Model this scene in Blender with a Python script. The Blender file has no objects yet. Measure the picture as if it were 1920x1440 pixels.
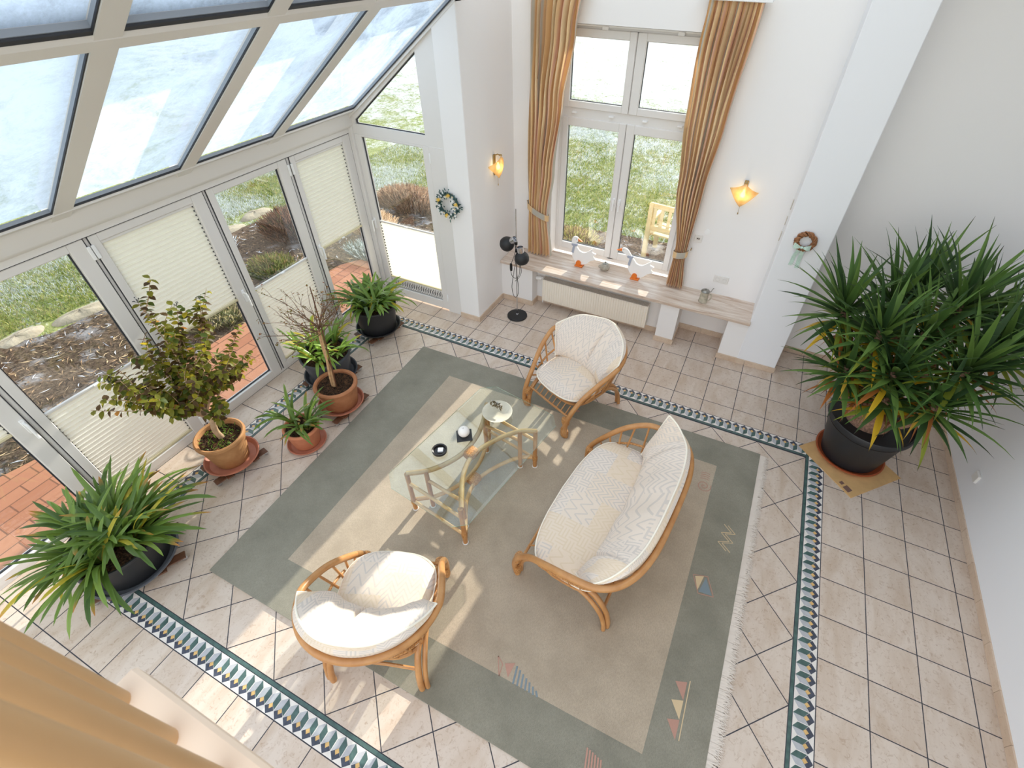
import bpy, bmesh, math, random
import numpy as np
from mathutils import Vector, Matrix
random.seed(7); rng = np.random.default_rng(7)
PI = math.pi
scene = bpy.context.scene
COL = scene.collection
def R_(d): return math.radians(d)

# ------------------------------------------------------------------ colours / materials
def lin(c):
    c = c/255.0
    return c/12.92 if c <= .04045 else ((c+.055)/1.055)**2.4
def rgb(r, g, b): return (lin(r), lin(g), lin(b), 1)
class NT:
    """tiny node-tree helper"""
    def __init__(s, name):
        s.m = bpy.data.materials.new(name); s.m.use_nodes = True
        s.t = s.m.node_tree; s.t.nodes.clear()
        s.out = s.t.nodes.new('ShaderNodeOutputMaterial')
    def n(s, typ, ins=None, **kw):
        nd = s.t.nodes.new(typ)
        for k, v in kw.items(): setattr(nd, k, v)
        for k, v in (ins or {}).items(): s.set(nd, k, v)
        return nd
    def set(s, nd, k, v):
        if isinstance(v, bpy.types.NodeSocket): s.t.links.new(v, nd.inputs[k])
        else: nd.inputs[k].default_value = v
    def math(s, op, a, b=None, c=None):
        nd = s.n('ShaderNodeMath', operation=op); s.set(nd, 0, a)
        if b is not None: s.set(nd, 1, b)
        if c is not None: s.set(nd, 2, c)
        return nd.outputs[0]
    def mix(s, f, a, b):
        nd = s.n('ShaderNodeMix', data_type='RGBA'); s.set(nd, 0, f); s.set(nd, 6, a); s.set(nd, 7, b)
        return nd.outputs[2]
    def ramp(s, f, p0, p1):
        nd = s.n('ShaderNodeMapRange', {0: f, 1: p0, 2: p1}); return nd.outputs[0]
    def noise(s, scale, detail=3, vec=None, rough=.55, dist=0):
        nd = s.n('ShaderNodeTexNoise', {'Scale': scale, 'Detail': detail, 'Roughness': rough, 'Distortion': dist})
        s.set(nd, 'Vector', vec if vec is not None else s.obj()); return nd.outputs['Fac']
    def obj(s):
        if not hasattr(s, '_tc'): s._tc = s.n('ShaderNodeTexCoord')
        return s._tc.outputs['Object']
    def pos(s): return s.n('ShaderNodeNewGeometry').outputs['Position']
    def scaled(s, v, x, y, z):
        return s.n('ShaderNodeMapping', {'Vector': v, 'Scale': (x, y, z)}).outputs[0]
    def bump(s, h, strength=.2, dist=.01):
        return s.n('ShaderNodeBump', {'Height': h, 'Strength': strength, 'Distance': dist}).outputs[0]
    def pbsdf(s, col, rough=.5, metal=0, spec=.5, nrm=None, **kw):
        p = s.n('ShaderNodeBsdfPrincipled', {'Base Color': col, 'Roughness': rough, 'Metallic': metal, 'Specular IOR Level': spec})
        if nrm is not None: s.set(p, 'Normal', nrm)
        for k, v in kw.items(): s.set(p, k, v)
        return p.outputs[0]
    def done(s, sh): s.t.links.new(sh, s.out.inputs[0]); return s.m
M = {}
def plain(name, c, rough=.5, metal=0, spec=.5, var=.0, vs=8, bump=0, bs=60, dist=.003):
    t = NT(name); col = rgb(*c)
    if var:
        a = tuple(max(0, x*(1-var)) for x in col[:3])+(1,); b = tuple(min(1, x*(1+var)) for x in col[:3])+(1,)
        col = t.mix(t.ramp(t.noise(vs, 4), .3, .7), a, b)
    nrm = t.bump(t.noise(bs, 3), bump, dist) if bump else None
    M[name] = t.done(t.pbsdf(col, rough, metal, spec, nrm)); return M[name]

plain('plaster', (238, 236, 235), .9, spec=.2, bump=.15, bs=120, dist=.002)
plain('plaster_white', (236, 237, 240), .9, spec=.2, bump=.12, bs=150, dist=.002)
plain('frame_white', (225, 222, 219), .35, spec=.5)
plain('gasket', (45, 48, 55), .6)
plain('gap', (60, 60, 64), .8)
plain('radiator', (240, 233, 220), .4)
plain('grille', (205, 196, 184), .5)
plain('black', (28, 29, 31), .55, bump=.15, bs=300, dist=.001)
plain('black_glossy', (22, 22, 24), .3)
plain('chrome', (205, 206, 210), .2, metal=1)
plain('brass', (176, 150, 100), .35, metal=1)
plain('cable', (20, 20, 20), .5)
plain('goose_white', (240, 238, 236), .6)
plain('orange', (226, 120, 40), .55)
plain('ribbon_grey', (165, 172, 188), .8)
plain('socket', (226, 223, 219), .4)
plain('dark_hole', (40, 40, 42), .8)
plain('stoneware', (176, 168, 150), .45, var=.25, vs=30)
plain('pewter', (150, 148, 142), .35, metal=.8)
plain('jar', (168, 160, 146), .4, var=.25, vs=40)
plain('black_pot', (34, 35, 38), .45)
plain('grey_pot', (62, 65, 72), .5)
plain('tray_grey', (96, 98, 104), .55)
plain('spacer_grey', (150, 158, 170), .5)
plain('saucer_terra', (178, 112, 88), .6, var=.12, vs=10)
plain('saucer_red', (168, 82, 44), .6)
plain('dolly_wood', (98, 62, 40), .6, var=.3, vs=20)
plain('cardboard', (205, 165, 112), .85, var=.1)
plain('stamp', (120, 90, 80), .85)
plain('slate', (48, 48, 50), .6)
plain('candle', (238, 232, 226), .5)
plain('ash_black', (30, 26, 25), .25)
plain('card', (228, 230, 232), .6)
plain('bowl_cream', (205, 198, 178), .3, var=.08, vs=20)
plain('dried', (105, 92, 66), .9, var=.4, vs=60)
plain('dried_white', (190, 184, 176), .9)
plain('wicker', (150, 102, 66), .7, var=.4, vs=60, bump=.3, bs=200)
plain('mint', (196, 220, 208), .8, var=.12, vs=90)
plain('cream_ribbon', (232, 230, 214), .85, var=.08, vs=120)
plain('flower_white', (238, 240, 238), .7)
plain('flower_yellow', (236, 196, 76), .7)
plain('wreath_leaf', (56, 84, 84), .6, var=.4, vs=60)
plain('twig', (112, 84, 62), .8, var=.3, vs=30)
plain('bark', (176, 148, 118), .85, var=.25, vs=25, bump=.4, bs=60)
plain('stem_pale', (190, 152, 112), .8, var=.25, vs=30, bump=.3, bs=80)
plain('yucca_trunk', (150, 116, 96), .9, var=.45, vs=60, bump=.7, bs=90, dist=.01)
plain('shed', (92, 100, 112), .7, var=.15, vs=3)
plain('bench', (196, 180, 140), .7, var=.1)
plain('outside_wall', (225, 220, 212), .9)
plain('white_paint', (240, 240, 240), .5)
plain('rug_pink', (180, 138, 122), .95, bump=.5, bs=300)
plain('rug_sand', (206, 182, 146), .95, bump=.5, bs=300)
plain('rug_blue', (124, 136, 142), .95, bump=.5, bs=300)
plain('rug_dark', (86, 88, 78), .95, bump=.5, bs=300)
plain('fringe', (224, 212, 200), .95)
plain('wood_pale', (204, 164, 118), .45, var=.07, vs=3)
plain('step_wood', (238, 214, 190), .45, var=.05, vs=3)
plain('stone', (150, 140, 122), .9, var=.3, vs=5, bump=.6, bs=20, dist=.02)

def soil_mat():
    t = NT('soil'); v = t.obj()
    n = t.noise(70, 4, v); n2 = t.noise(25, 2, v)
    c = t.mix(t.ramp(n, .4, .65), rgb(38, 28, 22), rgb(92, 66, 46)); c = t.mix(t.ramp(n2, .55, .75), c, rgb(120, 84, 56))
    M['soil'] = t.done(t.pbsdf(c, .95, spec=.2, nrm=t.bump(n, .9, .02)))
soil_mat()
def terracotta(name, a, b):
    t = NT(name); v = t.obj()
    c = t.mix(t.ramp(t.noise(7, 4, v), .35, .7), rgb(*a), rgb(*b))
    M[name] = t.done(t.pbsdf(c, .75, spec=.3, nrm=t.bump(t.noise(50, 3, v), .15, .004)))
terracotta('terracotta', (182, 136, 92), (160, 112, 70))
terracotta('terracotta_brown', (176, 120, 84), (150, 96, 64))
terracotta('terracotta_pink', (206, 136, 102), (190, 116, 84))
def rattan():
    t = NT('rattan'); v = t.obj()
    c = t.mix(t.ramp(t.noise(9, 4, v), .3, .7), rgb(198, 146, 92), rgb(172, 118, 68))
    M['rattan'] = t.done(t.pbsdf(c, .32, spec=.5, nrm=t.bump(t.noise(60, 2, v), .1, .002)))
    t = NT('rattan_pale'); v = t.obj()
    c = t.mix(t.ramp(t.noise(9, 4, v), .3, .7), rgb(216, 178, 128), rgb(196, 148, 96))
    M['rattan_pale'] = t.done(t.pbsdf(c, .35, spec=.5))
    t = NT('rattan_binding'); v = t.obj()
    w = t.noise(160, 2, v)
    c = t.mix(t.ramp(w, .4, .6), rgb(150, 96, 48), rgb(206, 152, 92))
    M['rattan_binding'] = t.done(t.pbsdf(c, .5, nrm=t.bump(w, .5, .003)))
rattan()
def attr_tile(name, base, streak, blotch):
    t = NT(name); v = t.pos()
    at = t.n('ShaderNodeAttribute', attribute_name='tv'); tv = at.outputs['Fac']
    off = t.n('ShaderNodeVectorMath', operation='ADD'); t.set(off, 0, v)
    cmb = t.n('ShaderNodeCombineXYZ', {0: t.math('MULTIPLY', tv, 37.0), 1: t.math('MULTIPLY', tv, 91.0), 2: 0.0}); t.set(off, 1, cmb.outputs[0])
    p = off.outputs[0]
    n1 = t.noise(7, 5, t.scaled(p, 1, .35, 1), .6, .6); n2 = t.noise(34, 6, p, .7, 1.2)
    c = t.mix(t.ramp(n1, .42, .72), rgb(*base), rgb(*blotch))
    c = t.mix(t.math('MULTIPLY', t.ramp(n2, .54, .66), .55), c, rgb(*streak))
    c = t.mix(t.math('MULTIPLY', tv, .10), c, rgb(150, 130, 112))
    M[name] = t.done(t.pbsdf(c, t.math('MULTIPLY_ADD', n2, .25, .28), spec=.45, nrm=t.bump(n2, .05, .002)))
attr_tile('floor_tile', (212, 196, 182), (164, 134, 110), (194, 172, 152))
attr_tile('skirt_tile', (214, 194, 174), (184, 156, 130), (200, 174, 150))
plain('grout', (66, 66, 74), .9)
plain('mos_green', (72, 96, 92), .4, var=.3, vs=20)
plain('mos_white', (226, 219, 212), .4, var=.05, vs=30)
plain('mos_grey', (178, 178, 182), .4, var=.08, vs=30)
plain('mos_navy', (66, 70, 84), .4, var=.3, vs=40)
plain('mos_ochre', (216, 176, 112), .4, var=.1, vs=40)
def travertine():
    t = NT('sill_stone'); v = t.scaled(t.obj(), .5, 5, 5)
    n = t.noise(3.2, 6, v, .65, 1.0)
    c = t.mix(t.ramp(n, .35, .6), rgb(226, 214, 202), rgb(196, 174, 156)); c = t.mix(t.ramp(n, .6, .75), c, rgb(160, 134, 116))
    M['sill_stone'] = t.done(t.pbsdf(c, .22, spec=.5))
travertine()
def rugmat(name, a, b):
    t = NT(name); v = t.obj()
    n = t.noise(2.6, 5, v, .65); f = t.noise(160, 2, t.scaled(v, 1, .4, 1)); g = t.noise(420, 2, v)
    c = t.mix(t.ramp(n, .35, .68), rgb(*a), rgb(*b))
    c = t.mix(t.math('MULTIPLY', t.ramp(f, .4, .62), .30), c, tuple(x*.55 for x in rgb(*a)[:3])+(1,))
    M[name] = t.done(t.pbsdf(c, 1, spec=.05, nrm=t.bump(g, .55, .006), **{'Sheen Weight': .25, 'Sheen Roughness': .5}))
rugmat('rug_beige', (193, 176, 155), (173, 157, 137))
rugmat('rug_green', (152, 147, 132), (131, 127, 113))
def fabric():
    t = NT('cushion_fabric')
    uv = t.n('ShaderNodeUVMap').outputs[0]
    sep = t.n('ShaderNodeSeparateXYZ', {0: uv}); u, v = sep.outputs[0], sep.outputs[1]
    def fr(x, k): return t.math('FRACT', t.math('MULTIPLY', x, k))
    def fl(x, k): return t.math('FLOOR', t.math('MULTIPLY', x, k))
    # patches ~17 cm
    cu, cv = fl(u, 4.2), fl(t.math('ADD', v, t.math('MULTIPLY', fl(u, 4.2), .07)), 4.6)
    wn = t.n('ShaderNodeTexWhiteNoise', {'Vector': t.n('ShaderNodeCombineXYZ', {0: cu, 1: cv, 2: 3.0}).outputs[0]}, noise_dimensions='3D')
    h = wn.outputs['Value']
    # basket weave
    par = t.math('MODULO', t.math('ABSOLUTE', t.math('ADD', fl(u, 14), fl(v, 14))), 2.0)
    su = t.math('GREATER_THAN', fr(u, 42), .6); sv = t.math('GREATER_THAN', fr(v, 42), .6)
    basket = t.math('ADD', t.math('MULTIPLY', par, su), t.math('MULTIPLY', t.math('SUBTRACT', 1.0, par), sv))
    # zigzag
    zz = t.math('ADD', t.math('MULTIPLY', v, 24.0), t.math('MULTIPLY', t.math('ABSOLUTE', t.math('SUBTRACT', fr(u, 11), .5)), 3.2))
    zig = t.math('LESS_THAN', t.math('FRACT', zz), .36)
    # triangles
    a = t.math('ABSOLUTE', t.math('SUBTRACT', fr(u, 11), .5)); b = t.math('MULTIPLY', fr(v, 12), .5)
    tri = t.math('LESS_THAN', t.math('ABSOLUTE', t.math('SUBTRACT', a, b)), .06)
    # choose
    s1 = t.math('LESS_THAN', h, .36); s3 = t.math('GREATER_THAN', h, .82); s2 = t.math('SUBTRACT', 1.0, t.math('ADD', s1, s3))
    pat = t.math('ADD', t.math('ADD', t.math('MULTIPLY', s1, basket), t.math('MULTIPLY', s2, zig)), t.math('MULTIPLY', s3, tri))
    wn2 = t.n('ShaderNodeTexWhiteNoise', {'Vector': t.n('ShaderNodeCombineXYZ', {0: cu, 1: cv, 2: 9.0}).outputs[0]}, noise_dimensions='3D')
    tint = t.mix(t.math('MULTIPLY', wn2.outputs['Value'], .9), rgb(224, 211, 199), rgb(224, 203, 178))
    ink = t.mix(t.math('GREATER_THAN', wn2.outputs['Value'], .6), rgb(198, 188, 180), rgb(216, 196, 168))
    c = t.mix(t.math('MULTIPLY', pat, .7), tint, ink)
    w = t.noise(9, 3, t.obj())
    M['cushion_fabric'] = t.done(t.pbsdf(c, .9, spec=.15, nrm=t.bump(w, .35, .012)))
    plain('piping', (240, 232, 216), .9)
fabric()
def schlick(t):
    ge = t.n('ShaderNodeNewGeometry'); dt = t.n('ShaderNodeVectorMath', operation='DOT_PRODUCT'); t.set(dt, 0, ge.outputs['Normal']); t.set(dt, 1, ge.outputs['Incoming'])
    k = t.math('SUBTRACT', 1.0, t.math('ABSOLUTE', dt.outputs['Value'])); return t.math('MULTIPLY_ADD', t.math('POWER', k, 5.0), .95, .035)
def clear_glass(name, tint=(.96, .98, .98), k=.9):
    t = NT(name)
    fres = schlick(t)
    tr = t.n('ShaderNodeBsdfTransparent', {'Color': tint+(1,)}).outputs[0]
    gl = t.n('ShaderNodeBsdfGlossy', {'Color': (1, 1, 1, 1), 'Roughness': .01}).outputs[0]
    mx = t.n('ShaderNodeMixShader', {0: t.math('MULTIPLY', fres, k), 1: tr, 2: gl}).outputs[0]
    M[name] = t.done(mx)
clear_glass('pane_glass', k=2.0); clear_glass('table_glass', (.93, .975, .962), 1.5); 
t = NT('table_edge'); M['table_edge'] = t.done(t.pbsdf(rgb(150, 205, 190), .15, spec=.6, **{'Transmission Weight': .4, 'Alpha': .85}))
def frosted():
    t = NT('frosted_roof_glass'); v = t.obj()
    n1 = t.noise(3.0, 8, v, .72, .6); n2 = t.noise(30, 5, v, .75, .8)
    thick = t.math('ADD', t.math('MULTIPLY', n1, .75), t.math('MULTIPLY', n2, .25))
    fac = t.n('ShaderNodeMapRange', {0: thick, 1: .38, 2: .58, 3: .45, 4: .95}).outputs[0]
    tr = t.n('ShaderNodeBsdfTransparent', {'Color': (.64, .72, .80, 1)}).outputs[0]
    tl = t.n('ShaderNodeBsdfTranslucent', {'Color': (.50, .59, .70, 1)}).outputs[0]
    m1 = t.n('ShaderNodeMixShader', {0: fac, 1: tr, 2: tl}).outputs[0]
    gl = t.n('ShaderNodeBsdfGlossy', {'Roughness': .04}).outputs[0]
    fres = schlick(t)
    M['frosted_roof_glass'] = t.done(t.n('ShaderNodeMixShader', {0: t.math('MULTIPLY', fres, .5), 1: m1, 2: gl}).outputs[0])
frosted()
def blind():
    t = NT('blind_fabric')
    c = rgb(246, 243, 234)
    d = t.n('ShaderNodeBsdfDiffuse', {'Color': c}).outputs[0]; l = t.n('ShaderNodeBsdfTranslucent', {'Color': rgb(250, 246, 232)}).outputs[0]
    M['blind_fabric'] = t.done(t.n('ShaderNodeMixShader', {0: .42, 1: d, 2: l}).outputs[0])
    plain('blind_rail', (214, 204, 170), .5)
blind()
def attr_leaf(name, rough=.4, trans=.3, spec=.4):
    t = NT(name)
    c = t.n('ShaderNodeAttribute', attribute_name='Col').outputs['Color']
    p = t.pbsdf(c, rough, spec=spec)
    hs = t.n('ShaderNodeHueSaturation', {'Hue': .48, 'Saturation': 1.0, 'Value': 1.7, 'Color': c}).outputs[0]
    l = t.n('ShaderNodeBsdfTranslucent', {'Color': hs}).outputs[0]
    M[name] = t.done(t.n('ShaderNodeMixShader', {0: trans, 1: p, 2: l}).outputs[0])
attr_leaf('leaf_strap', .35, .28); attr_leaf('leaf_yucca', .5, .15, .25); attr_leaf('leaf_shrub', .5, .45, .3)
attr_leaf('grass_blades', .8, .2, .2); attr_leaf('chips', .95, 0, .1)
def curtain():
    t = NT('curtain_fabric'); 
    c = t.n('ShaderNodeAttribute', attribute_name='Col').outputs['Color']
    n = t.noise(30, 3, t.scaled(t.obj(), 6, 6, .5))
    c2 = t.mix(t.math('MULTIPLY', t.ramp(n, .35, .7), .2), c, rgb(200, 160, 116))
    p = t.pbsdf(c2, .7, spec=.2, **{'Sheen Weight': .2}); l = t.n('ShaderNodeBsdfTranslucent', {'Color': c2}).outputs[0]
    M['curtain_fabric'] = t.done(t.n('ShaderNodeMixShader', {0: .16, 1: p, 2: l}).outputs[0])
curtain()
def amber():
    t = NT('amber_glass'); n = t.noise(14, 3, t.obj())
    c = t.mix(t.ramp(n, .35, .65), rgb(250, 232, 196), rgb(238, 206, 152))
    l = t.n('ShaderNodeBsdfTranslucent', {'Color': c}).outputs[0]; tr = t.n('ShaderNodeBsdfTransparent', {'Color': (1, .9, .72, 1)}).outputs[0]
    g = t.n('ShaderNodeBsdfGlossy', {'Roughness': .08}).outputs[0]
    m = t.n('ShaderNodeMixShader', {0: .45, 1: l, 2: tr}).outputs[0]
    M['amber_glass'] = t.done(t.n('ShaderNodeMixShader', {0: .08, 1: m, 2: g}).outputs[0])
    t = NT('bulb'); M['bulb'] = t.done(t.n('ShaderNodeEmission', {'Color': (1, .72, .36, 1), 'Strength': 14.0}).outputs[0])
amber()
def lawn():
    t = NT('lawn'); v = t.pos()
    n = t.noise(1.6, 6, v, .7); f = t.noise(14, 6, v, .75); b = t.noise(40, 3, v)
    c = t.mix(t.ramp(f, .35, .65), rgb(108, 122, 72), rgb(160, 162, 104))
    yy = t.math('MULTIPLY', t.n('ShaderNodeMapRange', {0: t.n('ShaderNodeSeparateXYZ', {0: v}).outputs[1], 1: 6.0, 2: 16.0}).outputs[0], .14)  # extra white with distance: overexposed far lawn put into the frost colour
    c = t.mix(t.ramp(t.math('ADD', t.math('ADD', t.math('MULTIPLY', n, .5), t.math('MULTIPLY', f, .5)), yy), .50, .60), c, rgb(192, 196, 196))
    M['lawn'] = t.done(t.pbsdf(c, .95, spec=.1, nrm=t.bump(b, .8, .05)))
    t = NT('mulch'); v = t.pos()
    n = t.noise(30, 6, v, .75, .5); w = t.noise(3.0, 4, v); 
    c = t.mix(t.ramp(n, .35, .68), rgb(54, 45, 40), rgb(136, 116, 98)); c = t.mix(t.math('MULTIPLY', t.ramp(w, .55, .68), .5), c, rgb(196, 196, 202))
    M['mulch'] = t.done(t.pbsdf(c, .95, spec=.1, nrm=t.bump(n, 1, .04)))
    t = NT('brick_paving'); v = t.pos()
    rot = t.n('ShaderNodeMapping', {'Vector': v, 'Rotation': (0, 0, R_(90))}).outputs[0]
    br = t.n('ShaderNodeTexBrick', {'Vector': rot, 'Color1': rgb(168, 118, 92), 'Color2': rgb(152, 102, 78), 'Mortar': rgb(110, 76, 60), 'Scale': 1.0, 'Mortar Size': .006, 'Brick Width': .30, 'Row Height': .145}, offset=.5)
    n = t.noise(18, 5, v); c = t.mix(t.math('MULTIPLY', t.ramp(n, .5, .75), .35), br.outputs[0], rgb(150, 100, 80))
    M['brick_paving'] = t.done(t.pbsdf(c, .85, spec=.2, nrm=t.bump(br.outputs[1], -.6, .01)))
lawn()

# ------------------------------------------------------------------ mesh building
MW = {}
def world(o): return MW.get(o.name, Matrix.Identity(4)) if o else Matrix.Identity(4)
def catmull(P, k=6):
    P = [Vector(p) for p in P]; out = []
    for i in range(len(P)-1):
        p0 = P[i-1] if i else P[0]*2-P[1]; p1, p2 = P[i], P[i+1]; p3 = P[i+2] if i+2 < len(P) else P[-1]*2-P[-2]
        for j in range(k):
            t = j/k
            out.append(.5*((2*p1)+(p2-p0)*t+(2*p0-5*p1+4*p2-p3)*t*t+(3*p1-p0-3*p2+p3)*t*t*t))
    out.append(P[-1]); return out
class MB:
    def __init__(s): s.v = []; s.f = []; s.mi = []; s.c = None; s.uv = None; s.tv = None
    def face(s, idx, mi=0): s.f.append(tuple(idx)); s.mi.append(mi)
    def poly(s, pts, mi=0):
        b = len(s.v); s.v += [tuple(p) for p in pts]; s.face(range(b, b+len(pts)), mi); return s
    def box(s, x0, x1, y0, y1, z0, z1, mi=0, mat=None):
        b = len(s.v); P = [(x, y, z) for z in (z0, z1) for y in (y0, y1) for x in (x0, x1)]
        if mat is not None: P = [tuple(mat @ Vector(p)) for p in P]
        s.v += P
        for q in ((0, 2, 3, 1), (4, 5, 7, 6), (0, 1, 5, 4), (2, 6, 7, 3), (0, 4, 6, 2), (1, 3, 7, 5)): s.face([b+i for i in q], mi)
        return s
    def bbox(s, x0, x1, y0, y1, z0, z1, r=.004, mi=0, mat=None):
        """box with chamfered edges"""
        r = min(r, (x1-x0)/2.01, (y1-y0)/2.01, (z1-z0)/2.01)
        b = len(s.v); P = []
        for sx in (0, 1):
            for sy in (0, 1):
                for sz in (0, 1):
                    X = (x0, x1)[sx]; Y = (y0, y1)[sy]; Z = (z0, z1)[sz]
                    dx = r*(1-2*sx); dy = r*(1-2*sy); dz = r*(1-2*sz)
                    P += [(X, Y+dy, Z+dz), (X+dx, Y, Z+dz), (X+dx, Y+dy, Z)]
        if mat is not None: P = [tuple(mat @ Vector(p)) for p in P]
        s.v += P
        I = lambda sx, sy, sz, a: b+3*(4*sx+2*sy+sz)+a
        for k in (0, 1):
            s.face([I(k, 0, 0, 0), I(k, 0, 1, 0), I(k, 1, 1, 0), I(k, 1, 0, 0)], mi)
            s.face([I(0, k, 0, 1), I(0, k, 1, 1), I(1, k, 1, 1), I(1, k, 0, 1)], mi)
            s.face([I(0, 0, k, 2), I(0, 1, k, 2), I(1, 1, k, 2), I(1, 0, k, 2)], mi)
            for j in (0, 1):
                s.face([I(k, j, 0, 0), I(k, j, 1, 0), I(k, j, 1, 1), I(k, j, 0, 1)], mi)
                s.face([I(k, 0, j, 0), I(k, 1, j, 0), I(k, 1, j, 2), I(k, 0, j, 2)], mi)
                s.face([I(0, k, j, 1), I(1, k, j, 1), I(1, k, j, 2), I(0, k, j, 2)], mi)
                for l in (0, 1): s.face([I(k, j, l, 0), I(k, j, l, 1), I(k, j, l, 2)], mi)
        return s
    def tube(s, path, r, n=10, mi=0, closed=False, caps=True):
        P = [Vector(p) for p in path]; N = len(P); b = len(s.v)
        rad = r if hasattr(r, '__len__') else [r]*N
        prev = None
        for i in range(N):
            if closed: t = P[(i+1) % N]-P[i-1]
            else: t = P[min(i+1, N-1)]-P[max(i-1, 0)]
            if t.length < 1e-9: t = Vector((0, 0, 1))
            t.normalize()
            if prev is None:
                a = Vector((0, 0, 1)) if abs(t.z) < .9 else Vector((1, 0, 0)); u = t.cross(a).normalized()
            else: u = (prev-t*prev.dot(t)).normalized()
            prev = u; w = t.cross(u)
            for j in range(n):
                q = 2*PI*j/n; s.v.append(tuple(P[i]+(u*math.cos(q)+w*math.sin(q))*rad[i]))
        for i in range(N if closed else N-1):
            i2 = (i+1) % N
            for j in range(n): s.face([b+i*n+j, b+i*n+(j+1) % n, b+i2*n+(j+1) % n, b+i2*n+j], mi)
        if caps and not closed:
            s.face([b+j for j in reversed(range(n))], mi); s.face([b+(N-1)*n+j for j in range(n)], mi)
        return s
    def lathe(s, prof, c=(0, 0, 0), n=40, mi=0, mat=None, sx=1, sy=1):
        b = len(s.v); c = Vector(c)
        for (r, z) in prof:
            for j in range(n):
                q = 2*PI*j/n; p = Vector((r*math.cos(q)*sx, r*math.sin(q)*sy, z))
                if mat is not None: p = mat @ p
                s.v.append(tuple(p+c))
        for i in range(len(prof)-1):
            for j in range(n): s.face([b+i*n+j, b+i*n+(j+1) % n, b+(i+1)*n+(j+1) % n, b+(i+1)*n+j], mi)
        if prof[0][0] > 1e-6: s.face([b+j for j in reversed(range(n))], mi)
        if prof[-1][0] > 1e-6: s.face([b+(len(prof)-1)*n+j for j in range(n)], mi)
        return s
    def prism(s, poly, fn, t0, t1, mi=0):
        """poly: 2-D outline, fn(a,b,t)->3-D"""
        b = len(s.v); n = len(poly)
        for t in (t0, t1): s.v += [tuple(fn(p[0], p[1], t)) for p in poly]
        s.face([b+i for i in reversed(range(n))], mi); s.face([b+n+i for i in range(n)], mi)
        for i in range(n): s.face([b+i, b+(i+1) % n, b+n+(i+1) % n, b+n+i], mi)
        return s
    def grid(s, fn, nu, nv, mi=0, uvfn=None, flip=False, closed_u=False):
        b = len(s.v)
        for i in range(nu+1):
            for j in range(nv+1):
                s.v.append(tuple(fn(i/nu, j/nv)))
                if uvfn:
                    if s.uv is None: s.uv = {}
                    s.uv[len(s.v)-1] = uvfn(i/nu, j/nv)
        for i in range(nu):
            for j in range(nv):
                q = [b+i*(nv+1)+j, b+(i+1)*(nv+1)+j, b+(i+1)*(nv+1)+j+1, b+i*(nv+1)+j+1]
                s.face(q[::-1] if flip else q, mi)
        return s
    def col(s, c, k):
        if s.c is None: s.c = []
        s.c += [c]*k
    def build(s, name, mats, parent=None, world_in=False, smooth=True, angle=38, kind=None, recalc=True):
        if not isinstance(mats, (list, tuple)): mats = [mats]
        V = np.array(s.v, dtype=np.float64).reshape(-1, 3)
        if world_in and parent is not None:
            m = np.array(world(parent).inverted()); V = V @ m[:3, :3].T+m[:3, 3]
        me = bpy.data.meshes.new(name); me.from_pydata(V.tolist(), [], s.f)
        for m in mats: me.materials.append(M[m] if isinstance(m, str) else m)
        if len(mats) > 1: me.polygons.foreach_set('material_index', s.mi)
        if s.c is not None:
            a = me.color_attributes.new('Col', 'FLOAT_COLOR', 'POINT')
            a.data.foreach_set('color', np.array([tuple(c[:3])+(1,) for c in s.c], dtype=np.float32).ravel())
        if s.uv is not None:
            l = me.uv_layers.new(name='UVMap'); vi = np.zeros(len(me.loops), dtype=np.int32); me.loops.foreach_get('vertex_index', vi)
            arr = np.zeros((len(s.v), 2), dtype=np.float32)
            for k, q in s.uv.items(): arr[k] = q
            l.data.foreach_set('uv', arr[vi].ravel())
        if s.tv is not None:
            a = me.attributes.new('tv', 'FLOAT', 'FACE'); a.data.foreach_set('value', np.array(s.tv, dtype=np.float32))
        if smooth:
            me.polygons.foreach_set('use_smooth', [True]*len(me.polygons))
            me.set_sharp_from_angle(angle=R_(angle))
        if recalc and len(s.f) < 20000:
            bm = bmesh.new(); bm.from_mesh(me); bmesh.ops.recalc_face_normals(bm, faces=bm.faces[:]); bm.to_mesh(me); bm.free()
            if smooth: me.set_sharp_from_angle(angle=R_(angle))
        me.update()
        o = bpy.data.objects.new(name, me); COL.objects.link(o)
        if parent is not None: o.parent = parent
        MW[o.name] = world(parent).copy()
        if kind: o['kind'] = kind
        return o
def thing(name, label, cat, loc=(0, 0, 0), rz=0, group=None):
    o = bpy.data.objects.new(name, None); COL.objects.link(o); o.empty_display_size = .05
    o.location = loc; o.rotation_euler = (0, 0, rz); o['label'] = label; o['category'] = cat
    if group: o['group'] = group
    MW[o.name] = Matrix.Translation(loc) @ Matrix.Rotation(rz, 4, 'Z'); return o
def tag(o, label, cat, group=None, kind=None):
    o['label'] = label; o['category'] = cat
    if group: o['group'] = group
    if kind: o['kind'] = kind
    return o
def struct(o, label, cat):
    o['kind'] = 'structure'; o['label'] = label; o['category'] = cat; return o
def sthing(name, label, cat): return struct(thing(name, label, cat), label, cat)
def copy_thing(root, loc, rz, label):
    r = root.copy(); COL.objects.link(r); r.location = loc; r.rotation_euler = (0, 0, rz); r['label'] = label
    MW[r.name] = Matrix.Translation(loc) @ Matrix.Rotation(rz, 4, 'Z')
    for ch in list(root.children):
        c = ch.copy(); COL.objects.link(c); c.parent = r; MW[c.name] = MW[r.name]
        for g in list(ch.children):
            d = g.copy(); COL.objects.link(d); d.parent = c; MW[d.name] = MW[r.name]
    return r
SKY, SUN, EXPO = 2.2, 9.0, 0.0

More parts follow.
